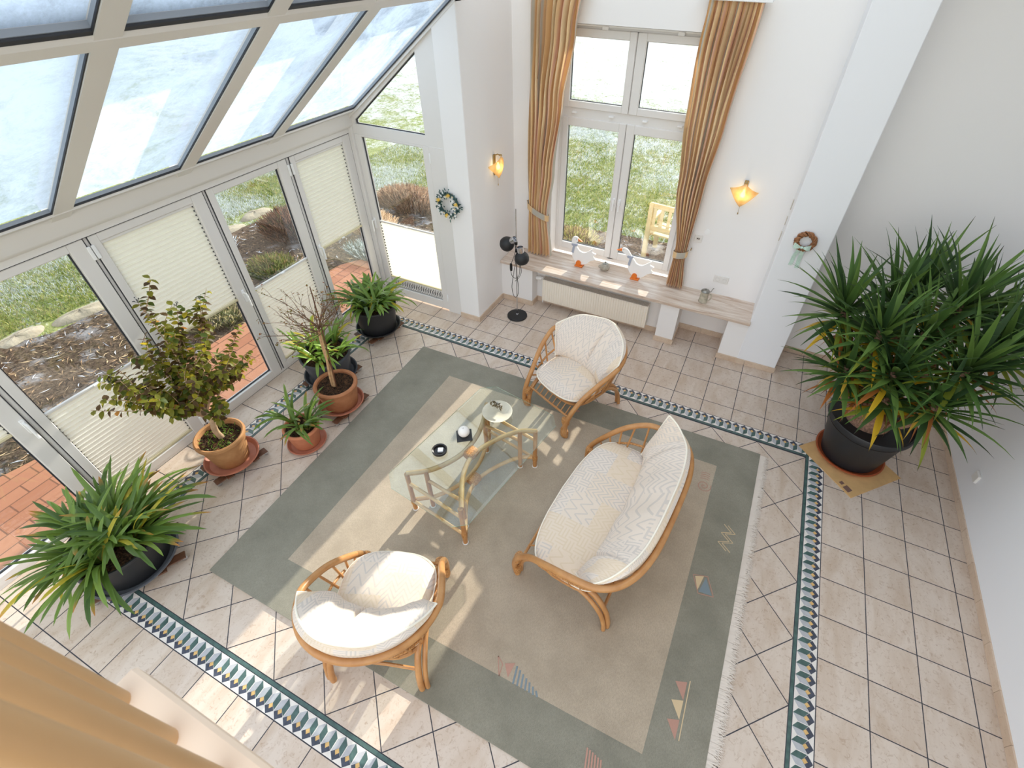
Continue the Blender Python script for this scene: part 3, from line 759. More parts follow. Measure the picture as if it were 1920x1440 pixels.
# ================================================================== rattan seats
def make_seat(name, label, cat, loc, rz, wf, wh, D, e, nback, segs, group=None):
    S = thing(name, label, cat, loc, rz, group)
    right = [(wf, .365, .0), (wf+.002, .388, .10), (wf+.006, .362, .24), (wf+.03, .255, .40), (wf+.082, .11, .545)]
    def hp(th):
        c, s = math.cos(th), math.sin(th)
        return Vector((wh*math.copysign(abs(c)**e, c), -.06-D*abs(s)**e, .64+.08*s))
    arc = [hp(PI*i/16) for i in range(17)]
    hoop = catmull([Vector(p) for p in right]+arc+[Vector((-p[0], p[1], p[2])) for p in reversed(right)], 5)
    m = MB(); m.tube(hoop, .0225, 12); m.v = [(x, y, max(z, 0)) for x, y, z in m.v]; m.build('arm_hoop', 'rattan', S)
    for sx in (1, -1):
        bow = [(wf-.036, .362, 0), (wf-.036, .352, .13), (wf-.03, .285, .25), (wf-.026, .12, .322), (wf-.024, -.08, .335), (wf-.02, -.225, .295), (wf-.012, -.315, .185), (wf-.006, -.35, .07), (wf-.004, -.356, 0)]
        m = MB(); m.tube(catmull([(sx*x, y, z) for x, y, z in bow], 5), .0205, 10); m.v = [(x, y, max(z, 0)) for x, y, z in m.v]; m.build('leg_bow', 'rattan', S)
        back = [(wf+.006, -.10, .325), (wf+.016, -.20, .29), (wf+.024, -.295, .19), (wf+.027, -.335, .07), (wf+.029, -.343, 0)]
        m = MB(); m.tube(catmull([(sx*x, y, z) for x, y, z in back], 5), .016, 10); m.v = [(x, y, max(z, 0)) for x, y, z in m.v]; m.build('rear_leg', 'rattan', S)
        for (y, z, h) in ((.372, .05, .045), (.368, .20, .03)):
            m = MB(); m.lathe([(.026, -h), (.030, -h*.5), (.030, h*.5), (.026, h)], (sx*(wf-.018), y, z), 14, sx=1.5, sy=1.0); m.build('binding', 'rattan_binding', S)
    ring = []
    n = 48
    for i in range(n):
        q = 2*PI*i/n; c, s = math.cos(q), math.sin(q)
        ring.append(((wf+.012)*math.copysign(abs(c)**.55, c), -.01+.285*math.copysign(abs(s)**.6, s), .305))
    m = MB(); m.tube(ring, .014, 8, closed=True); m.build('seat_frame', 'rattan', S)
    m = MB(); m.tube(catmull([(wf-.03, .335, .235), (0, .345, .245), (-wf+.03, .335, .235)], 10), .011, 8)
    for i in range(-4, 5):
        x = i*wf*.2; m.tube([(x, .343, .24), (x, .27, .305)], .006, 6)
    m.build('front_rail', 'rattan', S)
    m = MB(); m.tube(catmull([(wf-.02, -.30, .17), (0, -.285, .165), (-wf+.02, -.30, .17)], 8), .011, 8); m.build('stretcher', 'rattan', S)
    # spindles from the seat ring up to the hoop, with a wrapped cross rail
    base = lambda th: Vector(((wf+.012)*math.copysign(abs(math.cos(th))**.55, math.cos(th)), -.01-.285*math.copysign(abs(math.sin(th))**.6, math.sin(th)), .305))
    ths = [-.62, -.46, -.30, -.12, .06, .24]
    hpts = [hoop[i] for i in (13, 16, 19, 22, 25, 28)]
    for sx in (1, -1):
        for th, h in zip(ths, hpts):
            bp = base(th); m = MB(); m.tube([(sx*bp.x, bp.y, bp.z), (sx*h.x, h.y, h.z)], .0085, 7); m.build('spindle', 'rattan', S)
    for i in range(nback):
        th = PI*(.16+.68*i/(nback-1)); bp = base(th); h = hp(th); m = MB(); m.tube([bp, h], .0085, 7); m.build('spindle', 'rattan', S)
    cr_ = []
    for i in range(25):
        th = -.45+(PI+.9)*i/24; tt = min(max(th, 0), PI); h = hp(tt) if 0 <= th <= PI else None
        if h is None: k = (-th if th < 0 else th-PI)/.45; sx = 1 if th < 0 else -1; h = Vector((sx*(wh-.03*k), -.06+.26*k, .64-.20*k))
        bp = base(th); cr_.append(bp.lerp(h, .42))
    m = MB(); m.tube(cr_, .0095, 8); m.build('cross_rail', 'rattan_binding', S)
    # seat cushion
    out = []
    N = 72
    for i in range(N):
        q = 2*PI*i/N; c, s = math.cos(q), math.sin(q)
        x = (wf+.008)*math.copysign(abs(c)**.40, c)*(1.04 if nback > 8 else 1.02); y = (.278 if s > 0 else .275)*math.copysign(abs(s)**.42, s)
        if s > 0: y += .05*(1-min(1, abs(x)/wf)**2)*abs(s)
        out.append((x, y))
    m = MB(); m.uv = {}
    rings = [.03, .25, .45, .62, .76, .86, .92, .96, .985, 1.0]
    for side in (1, -1):
        b = len(m.v)
        for r in rings:
            for (x, y) in out:
                z = .375+side*(.052*(1-r**7)**.5+(.022*(1-r*r) if side > 0 else 0))
                m.v.append((x*r, y*r, z)); m.uv[len(m.v)-1] = (x*r+3.1, y*r+2.2)
        m.face([b+j for j in range(N)][::side])
        for i in range(len(rings)-1):
            for j in range(N):
                j2 = (j+1) % N; q = [b+i*N+j, b+i*N+j2, b+(i+1)*N+j2, b+(i+1)*N+j]; m.face(q[::-side])
    so_ = m.build('seat_cushion', 'cushion_fabric', S, angle=60, recalc=False)
    m = MB(); m.tube([(x*1.002, y*1.002, .378) for x, y in out], .006, 6, closed=True); m.build('piping', 'piping', so_)
    # back cushion wrapping round the hoop: front sheet up to a piped ridge, boxed back down to the hoop
    t0 = .16; sofa = nback > 8
    def keys(u):
        th = t0+(PI-2*t0)*(u+1)/2; h = hp(th); a = abs(u); c, s = math.cos(th), math.sin(th)
        wob = .010*math.sin(u*segs*PI*1.0+.9)*(1-a*a)
        T = Vector((h.x*(.93+.07*a**3), -.06+(h.y+.06)*(.88 if sofa else .90), h.z+(.080 if sofa else .045)+(.015 if sofa else .055)*(1-a*a)+wob-(.10*u*a*a if sofa else 0)))
        if sofa: B = Vector(((wf-.02)*math.copysign(abs(c)**e, c), -.04-.11*abs(s)**e, .432))
        else: B = Vector((.285*c, .012-.105*s, .432))
        H = Vector((h.x*.945, -.06+(h.y+.06)*.935, h.z+.012)); Bb = Vector((B.x*1.0, B.y-.11*abs(s)**.5, .40))
        e_ = max(0, 1-a**7)**.55
        return T, B, H, Bb, e_
    def seamf(u):
        f = 1.0
        for k in range(1, segs):
            if segs == 3 and k == 1: continue
            f = min(f, 1-.38*math.exp(-((u-(-1+2*k/segs+(-.22 if segs == 3 else 0)))/.028)**2))
        return f
    def front(u, v):
        T, B, H, Bb, e_ = keys(u); p = B.lerp(T, v)
        inn = Vector((-p.x*.9/wh if not sofa else -math.copysign(abs(p.x/wh)**4, p.x), .75, .30)).normalized()
        return p+inn*(.072*max(0, 1-abs(2*v-1)**2.6)**.8*e_*seamf(u)*(1+.04*math.sin(u*19+v*5)))
    def rear(u, v):
        T, B, H, Bb, e_ = keys(u); out = (H-Vector((0, 0, H.z))); out = Vector((out.x, out.y+.06, 0)).normalized()
        L_ = [T, T.lerp(H, .38)+out*.030+Vector((0, 0, .012)), H+out*.012, H.lerp(Bb, .5), Bb]
        k = min(int(v*4), 3); q = L_[k].lerp(L_[k+1], v*4-k); return B.lerp(T, 1-v).lerp(q, e_)
    m = MB(); L = 1.15 if not sofa else 1.75
    m.grid(lambda a, b_: front(2*a-1, b_), 90, 16, uvfn=lambda a, b_: ((a-.5)*L*(.62+.38*b_)+4.3, b_*.42+.1))
    m.grid(lambda a, b_: rear(2*a-1, b_), 90, 16, uvfn=lambda a, b_: ((a-.5)*L*1.1+7.1, b_*.5+.3), flip=False)
    bo = m.build('back_cushion', 'cushion_fabric', S, angle=75, recalc=True)
    m = MB(); rim = [keys(-1+2*i/80)[0] for i in range(81)]+[keys(1)[0].lerp(keys(1)[1], i/8) for i in range(1, 9)]
    m.tube(rim, .0062, 6); m.tube([keys(-1)[0].lerp(keys(-1)[1], i/8) for i in range(9)], .0062, 6); m.build('piping', 'piping', bo)
    for sx in (-1, 1): pass
    return S
chair = make_seat('armchair', 'rattan armchair with cream cushions in front of the radiator', 'armchair', (.305, .867, RZ+.002), R_(156.4), .288, .41, .39, 1, 7, 3, 'rattan armchairs')
copy_thing(chair, (.007, -1.637, RZ+.002), R_(21), 'rattan armchair with cream cushions half in the sun at the near rug edge')
make_seat('loveseat', 'two-seat rattan sofa with cream patterned cushions on the rug', 'sofa', (1.027, -.398, RZ+.002), R_(84.3), .59, .705, .43, .62, 13, 4)

# ================================================================== glass coffee table
T_ = thing('coffee_table', 'octagonal glass coffee table on a curved rattan base', 'coffee table', (-.04, -.40, RZ+.002))
octa = [(-.506, -.892), (-.408, -.991), (.158, -1.066), (.256, -.999), (.438, .093), (.371, .191), (-.23, .288), (-.346, .209)]
def w_poly(P, s): 
    cx = sum(p[0] for p in P)/8; cy = sum(p[1] for p in P)/8; return [(cx+(x-cx)*s, cy+(y-cy)*s) for x, y in P]
m = MB(); zt0, zt1 = .500, .510
b = 0; inner = w_poly(octa, .955)
m.v = [(x, y, zt0) for x, y in octa]+[(x, y, zt1-.004) for x, y in octa]+[(x, y, zt1) for x, y in inner]
m.face(range(8), 0); m.face([16+i for i in range(8)], 0)
for i in range(8):
    j = (i+1) % 8; m.face([i, j, 8+j, 8+i], 1); m.face([8+i, 8+j, 16+j, 16+i], 0)
m.build('glass_top', ['table_glass', 'table_edge'], T_, world_in=True, smooth=False)
A = [(-.40, -.825), (-.245, -.705), (-.13, -.51), (-.105, -.30), (-.14, -.11), (-.215, .085)]
B = [(.312, -.008), (.175, -.08), (.045, -.25), (-.035, -.45), (-.012, -.63), (.06, -.775), (.135, -.90)]
for P in (A, B):
    for z, r in ((.478, .020), (.13, .017)):
        m = MB(); m.tube(catmull([(x, y, z) for x, y in P], 8), r, 10); m.build('curved_rail', 'rattan_pale', T_, world_in=True)
legs = {'L1': (-.392, -.83), 'L2': (-.278, -.745), 'N1': (.132, -.91), 'N2': (.062, -.79), 'R1': (.306, -.02), 'R2': (.19, -.078), 'F1': (-.212, .075), 'F2': (-.158, -.06)}
for k, (x, y) in legs.items():
    m = MB(); m.tube([(x, y, RZ+.002), (x, y, .488)], .019, 12); lo = m.build('leg', 'rattan', T_, world_in=True)
    m = MB(); m.lathe([(.024, 0), (.024, .008), (.018, .010)], (x, y, RZ+.002), 16); m.build('foot_glide', 'socket', lo, world_in=True)
for a, b in (('L1', 'N1'), ('L2', 'N2'), ('R1', 'F1'), ('R2', 'F2')):
    pa, pb = legs[a], legs[b]; m = MB(); m.tube([(pa[0], pa[1], .37), (pb[0], pb[1], .37)], .014, 10); m.build('end_rail', 'rattan_pale', T_, world_in=True)
    if a[1] == '1':
        m = MB(); m.tube([(pa[0], pa[1], .13), (pb[0], pb[1], .13)], .013, 10); m.build('end_rail', 'rattan_pale', T_, world_in=True)
for (x, y, z) in ((-.06, -.44, .478), (-.06, -.44, .13)):
    m = MB(); m.lathe([(.03, -.05), (.036, -.03), (.036, .03), (.03, .05)], (0, 0, 0), 16, mat=Matrix.Translation((x, y, z)) @ Matrix.Rotation(R_(-8), 4, 'Z') @ Matrix.Rotation(PI/2, 4, 'X'), sx=1.5)
    m.build('binding', 'rattan_binding', T_, world_in=True)
for k in ('L1', 'N1', 'R1', 'F1'):
    x, y = legs[k]; m = MB(); m.lathe([(.021, -.03), (.0235, -.02), (.0235, .02), (.021, .03)], (x, y, .13), 14); m.build('binding', 'rattan_binding', T_, world_in=True)

# on the table
ZT = .511
bw = MB(); bw.lathe([(.001, .001), (.055, .001), (.065, .006), (.095, .020), (.124, .042), (.127, .045), (.122, .045), (.09, .026), (.05, .012), (.001, .010)], (0, 0, 0), 48)
Bo = bw.build('shallow_bowl', 'bowl_cream', None); Bo.location = (-.052, -.015, ZT); tag(Bo, 'shallow cream bowl holding dried sprigs on the glass table', 'bowl')
m = MB()
for i in range(26):
    a = random.uniform(0, 2*PI); r = random.uniform(0, .05); x, y = -.03+r*math.cos(a)*1.4, .045+r*math.sin(a)*.6; L = random.uniform(.02, .045)
    dx, dy = random.uniform(-1, 1)*L, random.uniform(-1, 1)*L
    m.tube([(x, y, .045), (x+dx*.5, y+dy*.5, .055+random.random()*.02), (x+dx, y+dy, .05+random.random()*.035)], [.003, .007, .002], 5)
Dr_ = thing('dried_sprigs', 'small bunch of dried brown sprigs lying in the cream bowl', 'dried flowers', (-.052, -.015, ZT+.012))
m.build('sprig', 'dried', Dr_)
m = MB()
for i in range(14):
    a = random.uniform(0, 2*PI); r = random.uniform(0, .06); m.lathe([(.001, -.006), (.009, 0), (.001, .007)], (-.03+r*math.cos(a)*1.3, .04+r*math.sin(a)*.5, .05+random.random()*.02), 6)
m.build('bloom', 'dried_white', Dr_)
rm = Matrix.Rotation(R_(36), 4, 'Z')
m = MB(); m.bbox(-.062, .062, -.062, .062, 0, .007, .002, mat=rm); o = m.build('slate_coaster', 'slate', None, smooth=False); o.location = (-.183, -.335, ZT); tag(o, 'square black slate under the round candle', 'coaster')
m = MB(); m.lathe([(.001, 0)]+[(.047*math.sin(q), .045-.045*math.cos(q)) for q in [PI*(.12+.80*i/18) for i in range(19)]]+[(.010, .086), (.001, .083)], (0, 0, 0), 40)
c_ = thing('ball_candle', 'round white ball candle on black slate', 'candle', (-.183, -.335, ZT+.008)); m.build('wax', 'candle', c_)
m = MB(); m.tube([(0, 0, .083), (.001, 0, .092)], .0012, 6); m.build('wick', 'black', c_)
m = MB(); m.lathe([(.001, 0), (.052, 0), (.058, .006), (.060, .026), (.056, .028), (.048, .024), (.044, .008), (.001, .007)], (0, 0, 0), 40)
o = m.build('ashtray', 'ash_black', None); o.location = (-.272, -.555, ZT); tag(o, 'round dark glossy ashtray on the glass table', 'ashtray')
m = MB(); m.bbox(-.021, .021, -.019, .019, .008, .024, .002, mat=Matrix.Rotation(R_(28), 4, 'Z')); o = m.build('matchbox', 'card', None, smooth=False); o.location = (-.266, -.551, ZT); tag(o, 'small white matchbox lying in the ashtray', 'matchbox')

# ================================================================== plants
def mixc(a, b, t): return tuple(a[i]+(b[i]-a[i])*t for i in range(3))
def C3(r, g, b): return rgb(r, g, b)[:3]
def strap_leaf(m, base, az, elev, L, w, droop, col, tip=None, nseg=9, twist=0, fold=.25, side=0.0, taper=.75):
    """arching ribbon leaf with a V fold"""
    p = Vector(base); a = az; rows = []
    for i in range(nseg+1):
        t = i/nseg
        el = elev-droop*t**1.25
        dirv = Vector((math.cos(a)*math.cos(el), math.sin(a)*math.cos(el), math.sin(el)))
        sidev = Vector((-math.sin(a), math.cos(a), 0))
        if twist: sidev = Matrix.Rotation(twist*t, 3, dirv) @ sidev
        up = dirv.cross(sidev)*-1
        ww = w*.5*(.72+.28*math.sin(PI*min(1, t*1.3)))*(1 if t < taper else (max(.06, (1-((t-taper)/(1-taper))**2)**.5) if taper > .6 else max(.04, (1-((t-taper)/(1-taper))**1.6))))
        rows.append((p-sidev*ww+up*ww*fold, p.copy(), p+sidev*ww+up*ww*fold))
        p = p+dirv*(L/nseg); a += side/nseg
    b = len(m.v)
    if m.c is None: m.c = []
    for i, r in enumerate(rows):
        t = i/nseg; m.v += [tuple(q) for q in r]
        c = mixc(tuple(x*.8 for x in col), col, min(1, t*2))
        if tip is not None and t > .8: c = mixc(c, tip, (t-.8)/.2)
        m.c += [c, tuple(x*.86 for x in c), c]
    for i in range(nseg):
        for j in (0, 1): m.face([b+3*i+j, b+3*i+j+1, b+3*i+3+j+1, b+3*i+3+j])
GREEN = [C3(82, 110, 48), C3(100, 130, 56), C3(68, 96, 46), C3(116, 144, 66)]
def pot_profile(r0, r1, h, lip=.012, lh=.03, wall=.012, soil=.03):
    return [(.001, .002), (r0*.96, .002), (r0, .008), (r0+(r1-r0)*.85, h-lh-.004), (r1-lip*.1, h-lh), (r1+lip*.5, h-lh+.004), (r1+lip*.5, h-.006), (r1+lip*.2, h), (r1-wall+.002, h), (r1-wall-.002, h-.006), (r1-wall-.006, h-soil-.01)]
def soil_disc(r, z, seed=0, amp=.012):
    m = MB(); rr = random.Random(seed); n = 40; b = 0
    ringr = [0.001, .2, .4, .6, .78, .92, 1]
    for q in ringr:
        for j in range(n): m.v.append((r*q*math.cos(2*PI*j/n), r*q*math.sin(2*PI*j/n), z+(rr.random()-.5)*amp*(1.6 if q < .95 else .3)))
    for i in range(len(ringr)-1):
        for j in range(n): m.face([i*n+j, i*n+(j+1) % n, (i+1)*n+(j+1) % n, (i+1)*n+j])
    for k in range(int(900*r)):   # bark crumbs
        a = rr.random()*2*PI; q = r*.93*math.sqrt(rr.random()); x, y = q*math.cos(a), q*math.sin(a); s = rr.uniform(.004, .011); an = rr.random()*PI
        dx, dy = math.cos(an)*s*1.6, math.sin(an)*s*1.6; zz = z+.008+rr.random()*.006
        m.poly([(x-dx, y-dy, zz-.004), (x+dy*.4, y-dx*.4, zz), (x+dx, y+dy, zz+rr.uniform(-.003, .005)), (x-dy*.4, y+dx*.4, zz)])
    return m
def saucer(name, label, loc, r, h, mat, group=None):
    m = MB(); m.lathe([(.001, .002), (r*.82, .002), (r*.86, .004), (r*.97, h-.006), (r, h-.006), (r*1.0, h), (r*.955, h), (r*.84, .010), (r*.80, .008), (.001, .008)], (0, 0, 0), 56)
    o = m.build(name, mat, None); o.location = loc; return tag(o, label, 'saucer', group)
def dolly(label, loc, r, rz, hgt=.075):
    D = thing('plant_dolly', label, 'plant dolly', loc, rz, 'wooden plant dollies on castors')
    for i, y in enumerate((-.55, .55)):
        m = MB(); m.bbox(-r*1.12, r*1.12, y*r-.035, y*r+.035, .052, hgt-.013, .004); m.build('slat', 'dolly_wood', D, smooth=False)
    for i, x in enumerate((-.55, .55)):
        m = MB(); m.bbox(x*r-.03, x*r+.03, -r*.85, r*.85, hgt-.013, hgt-.0005, .003); m.build('cross_slat', 'dolly_wood', D, smooth=False)
    for sx in (-1, 1):
        for sy in (-1, 1):
            x, y = sx*r*1.03, sy*r*.56
            m = MB(); m.lathe([(.001, -.009), (.017, -.009), (.021, -.006), (.021, .006), (.017, .009), (.001, .009)], (0, 0, 0), 16, mat=Matrix.Translation((x+.006, y, .0215)) @ Matrix.Rotation(PI/2, 4, 'X'))
            m.build('caster_wheel', 'chrome', D)
            m = MB(); m.lathe([(.001, .030), (.016, .034), (.020, .044), (.020, .052), (.001, .052)], (x, y, 0), 14); m.build('caster_fork', 'chrome', D)
    return D
def clivia(name, label, loc, r0, r1, h, potmat, stems, Lr, w, n_per, lean=(0, 0), seed=1, soil_z=.03, droop=(1.2, 2.2), bright=0, tipy=.3, elr=(.75, 1.15), group='strap-leaved pot plants by the glass doors'):
    rr = random.Random(seed); P = thing(name, label, 'potted plant', loc, 0, group)
    m = MB(); m.lathe(pot_profile(r0, r1, h), (0, 0, 0), 56); m.build('pot', potmat, P)
    zs = h-soil_z; soil_disc(r1-.014, zs, seed).build('soil', 'soil', P, smooth=False, recalc=False)
    m = MB(); m.c = []
    for (sx, sy) in stems:
        fan = rr.random()*PI
        for i in range(n_per):
            az = fan+(PI if i % 2 else 0)+rr.uniform(-.75, .75); inner = i/n_per
            out = math.atan2(sy, sx) if (sx or sy) else az
            if rr.random() < .45: az = out+rr.uniform(-1.0, 1.0)
            el = rr.uniform(*elr)+.35*inner; L = rr.uniform(*Lr)*(1-.25*inner)
            c = mixc(rr.choice(GREEN), C3(150, 186, 70), bright*rr.random())
            if rr.random() < .06: c = C3(190, 178, 60)
            tip = C3(196, 130, 60) if rr.random() < tipy else None
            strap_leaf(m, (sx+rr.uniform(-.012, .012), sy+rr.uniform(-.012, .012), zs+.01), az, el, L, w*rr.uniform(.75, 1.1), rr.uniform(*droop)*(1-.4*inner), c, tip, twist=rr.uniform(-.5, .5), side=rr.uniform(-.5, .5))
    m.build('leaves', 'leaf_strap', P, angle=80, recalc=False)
    m = MB(); m.c = []
    for (sx, sy) in stems:
        for i in range(7):
            a = rr.random()*2*PI; strap_leaf(m, (sx, sy, zs), a, 1.2, rr.uniform(.04, .08), .03, .6, mixc(C3(206, 190, 120), C3(150, 120, 66), rr.random()), nseg=3)
    m.build('leaf_bases', 'leaf_strap', P, angle=80, recalc=False)
    return P
# big black tub, lower left
dolly('wooden castor dolly under the big black tub of strap leaves', (-1.965, -2.115, 0), .27, R_(62))
saucer('plant_tray', 'wide grey tray under the big black tub', (-1.965, -2.115, .076), .305, .055, 'tray_grey')
st = [(.22*math.cos(a)*q, .22*math.sin(a)*q) for a, q in ((.3, .75), (1.4, .8), (2.4, .75), (3.4, .8), (4.4, .75), (5.4, .8), (0, .0), (1.0, .4))]
clivia('strap_leaf_plant', 'big spreading strap-leaf plant in a wide black tub nearest the gallery', (-1.965, -2.115, .085), .235, .285, .30, 'black_pot', st, (.36, .60), .038, 32, seed=3, droop=(.7, 1.7), bright=.18, elr=(.30, 1.0), tipy=.15)
# far black pot
dolly('wooden castor dolly under the black pot in the far corner', (-2.18, .95, 0), .225, R_(80))
saucer('plant_saucer', 'black saucer under the pot in the far corner', (-2.18, .95, .076), .255, .048, 'black_pot')
st = [(.17*math.cos(a)*q, .17*math.sin(a)*q) for a, q in ((.2, .8), (1.3, .8), (2.5, .8), (3.6, .8), (4.7, .85), (5.7, .8), (0, 0))]
clivia('strap_leaf_plant', 'dense strap-leaf plant in a black pot in the far corner by the gable door', (-2.18, .95, .085), .20, .243, .325, 'black_pot', st, (.30, .50), .042, 24, seed=5, droop=(1.2, 2.6), bright=.4, tipy=.12)
# dark grey pot behind the twiggy bush
dolly('wooden castor dolly under the dark grey pot behind the twiggy bush', (-2.10, .085, 0), .235, R_(84))
saucer('plant_saucer', 'dark grey saucer under the pot behind the twiggy bush', (-2.10, .085, .076), .266, .05, 'grey_pot')
st = [(.15*math.cos(a), .15*math.sin(a)) for a in (.2, 1.6, 2.9, 4.0, 5.1)]+[(-.05, .02), (.03, -.06)]
clivia('strap_leaf_plant', 'light green strap-leaf plant in a dark grey pot behind the twiggy bush', (-2.10, .085, .085), .195, .243, .29, 'grey_pot', st, (.28, .48), .034, 12, seed=9, droop=(1.0, 2.3), bright=.9, tipy=.15)
# small terracotta
saucer('plant_saucer', 'round terracotta saucer on the floor under the small ribbed pot', (-1.715, -.682, 0), .174, .032, 'saucer_terra')
clivia('strap_leaf_plant', 'small strap-leaf plant in a pink terracotta pot between shrub and twiggy bush', (-1.715, -.682, .010), .115, .150, .225, 'terracotta_pink', [(-.09, .0), (.02, .07), (.08, .01), (.03, -.05)], (.26, .46), .032, 11, seed=13, droop=(1.0, 2.2), bright=.35, tipy=.25)
# ---- olive shrub in terracotta
PX, PY = -2.10, -1.14
dolly('wooden castor dolly under the terracotta pot of the olive shrub', (PX, PY, 0), .205, R_(78))
saucer('plant_saucer', 'wide terracotta saucer under the olive shrub on its dolly', (PX, PY, .076), .222, .045, 'saucer_terra')
S = thing('potted_shrub', 'olive and bronze leafed shrub with a bent trunk in a terracotta pot', 'potted plant', (PX, PY, .085))
m = MB(); m.lathe([(.001, .002), (.128, .002), (.133, .01), (.17, .20), (.180, .25), (.192, .265), (.199, .285), (.196, .302), (.184, .308), (.170, .300), (.164, .27), (.160, .24)], (0, 0, 0), 56)
for z in (.09, .12, .15, .18): pass
m.build('pot', 'terracotta', S)
soil_disc(.166, .265, 21).build('soil', 'soil', S, smooth=False, recalc=False)
m = MB(); m.c = []
rr = random.Random(22)
for i in range(120):
    a = rr.random()*2*PI; q = .15*math.sqrt(rr.random())
    strap_leaf(m, (q*math.cos(a), q*math.sin(a), .27), rr.random()*6.28, rr.uniform(.2, .9), rr.uniform(.02, .05), .008, .8, mixc(C3(120, 150, 40), C3(70, 100, 30), rr.random()), nseg=2)
mo = m.build('moss', 'leaf_strap', S, recalc=False); mo['kind'] = 'stuff'
O = Vector((PX, PY, .085))
W_ = lambda x, y, z: Vector((x, y, z))-O
base, fork = W_(-2.10, -1.125, .35), W_(-2.09, -1.14, .68)
wood = MB(); wood.tube(catmull([base-Vector((0, 0, .03)), base.lerp(fork, .3)+Vector((.0, -.015, 0)), base.lerp(fork, .7)+Vector((.01, .01, 0)), fork], 5), [.027]*2+[.024]*7+[.021]*7, 12)
tips = [(-2.2, -1.52, 1.30), (-2.35, -1.40, 1.15), (-2.0, -1.50, 1.08), (-2.1, -1.35, 1.00), (-2.25, -1.06, 1.70), (-2.2, -.86, 1.56), (-2.15, -.70, 1.54), (-2.05, -.95, 1.30), (-2.25, -.60, .98), (-2.1, -.72, .82), (-1.9, -.95, 1.0), (-1.95, -1.2, 1.1), (-2.3, -1.15, 1.25), (-2.4, -.95, 1.15), (-2.45, -1.25, 1.05), (-1.95, -1.32, .95), (-2.25, -.85, 1.05), (-1.85, -1.08, .85), (-2.1, -1.55, 1.16), (-2.2, -1.22, 1.36), (-2.2, -.98, .9)]
tips = [tuple(f+(v-f)*.93 for f, v in zip((-2.09, -1.14, .70), tp)) for tp in tips]
leaf = MB(); leaf.c = []
def oval_leaf(m, p, d, nrm, L, w, c, curl=.3):
    d = d.normalized(); s = d.cross(nrm).normalized(); n = s.cross(d)
    b = len(m.v); prof = [(0, .12), (.22, .78), (.5, 1), (.78, .62), (1, .02)]
    for t, q in prof:
        cen = p+d*(L*t)-n*(curl*L*t*t*.5)
        for k in (-1, 0, 1): m.v.append(tuple(cen+s*(w*.5*q*k)+n*(abs(k)*w*.12*q))); m.c.append(c if k else tuple(x*.85 for x in c))
    for i in range(4):
        for k in (0, 1): m.face([b+3*i+k, b+3*i+k+1, b+3*i+4+k, b+3*i+3+k])
rr = random.Random(31)
def branch(p0, p1, r0, bend, nl, low=.25):
    mid = p0.lerp(p1, .5)+Vector((rr.uniform(-1, 1), rr.uniform(-1, 1), rr.uniform(-.3, .6)))*bend
    path = catmull([p0, mid, p1], 6); n = len(path)
    wood.tube(path, [r0+(.0015-r0)*i/(n-1) for i in range(n)], 6)
    for i in range(nl):
        t = low+(1-low)*(i+rr.random())/nl; k = min(int(t*(n-1)), n-2); f = t*(n-1)-k; p = path[k].lerp(path[k+1], f); ax = (path[k+1]-path[k]).normalized()
        a = i*2.4+rr.random(); u = ax.orthogonal().normalized(); v = ax.cross(u); o_ = u*math.cos(a)+v*math.sin(a)
        d = (o_*.9+ax*.35+Vector((0, 0, -.35))).normalized()
        q = rr.random(); c = mixc(C3(112, 114, 38), C3(142, 142, 52), rr.random()) if q < .5 else (mixc(C3(104, 82, 50), C3(86, 70, 48), rr.random()) if q < .74 else (C3(84, 100, 40) if q < .90 else C3(178, 166, 48)))
        if q > .985: c = C3(200, 146, 70)
        oval_leaf(leaf, p, d, Vector((rr.uniform(-.3, .3), rr.uniform(-.3, .3), 1)), rr.uniform(.040, .060), rr.uniform(.029, .041), c, rr.uniform(.2, .7))
    return path
for i, tp in enumerate(tips):
    p1 = W_(*tp); pa = branch(fork.lerp(base, .12*(i % 3)), p1, .010, .05, 40, .42)
    for j in range(5):
        k = rr.randint(4, len(pa)-2); s_ = pa[k]; e_ = s_+(p1-fork).normalized()*rr.uniform(.08, .18)+Vector((rr.uniform(-.14, .14), rr.uniform(-.14, .14), rr.uniform(-.02, .12)))
        branch(s_, e_, .004, .02, 15, .15)
wood.build('trunk', 'bark', S, recalc=False); leaf.build('leaves', 'leaf_shrub', S, angle=80, recalc=False)
for i in (4, 5, 6, 0, 7):
    p = W_(*tips[i]); m = MB()
    for k in range(8):
        q = p+Vector((rr.uniform(-.02, .02), rr.uniform(-.02, .02), .01+rr.uniform(0, .03))); m.tube([p, q], .001, 4, caps=False); m.lathe([(.001, -.004), (.0045, 0), (.001, .004)], tuple(q), 6)
    m.build('berry_cluster', 'black', S)
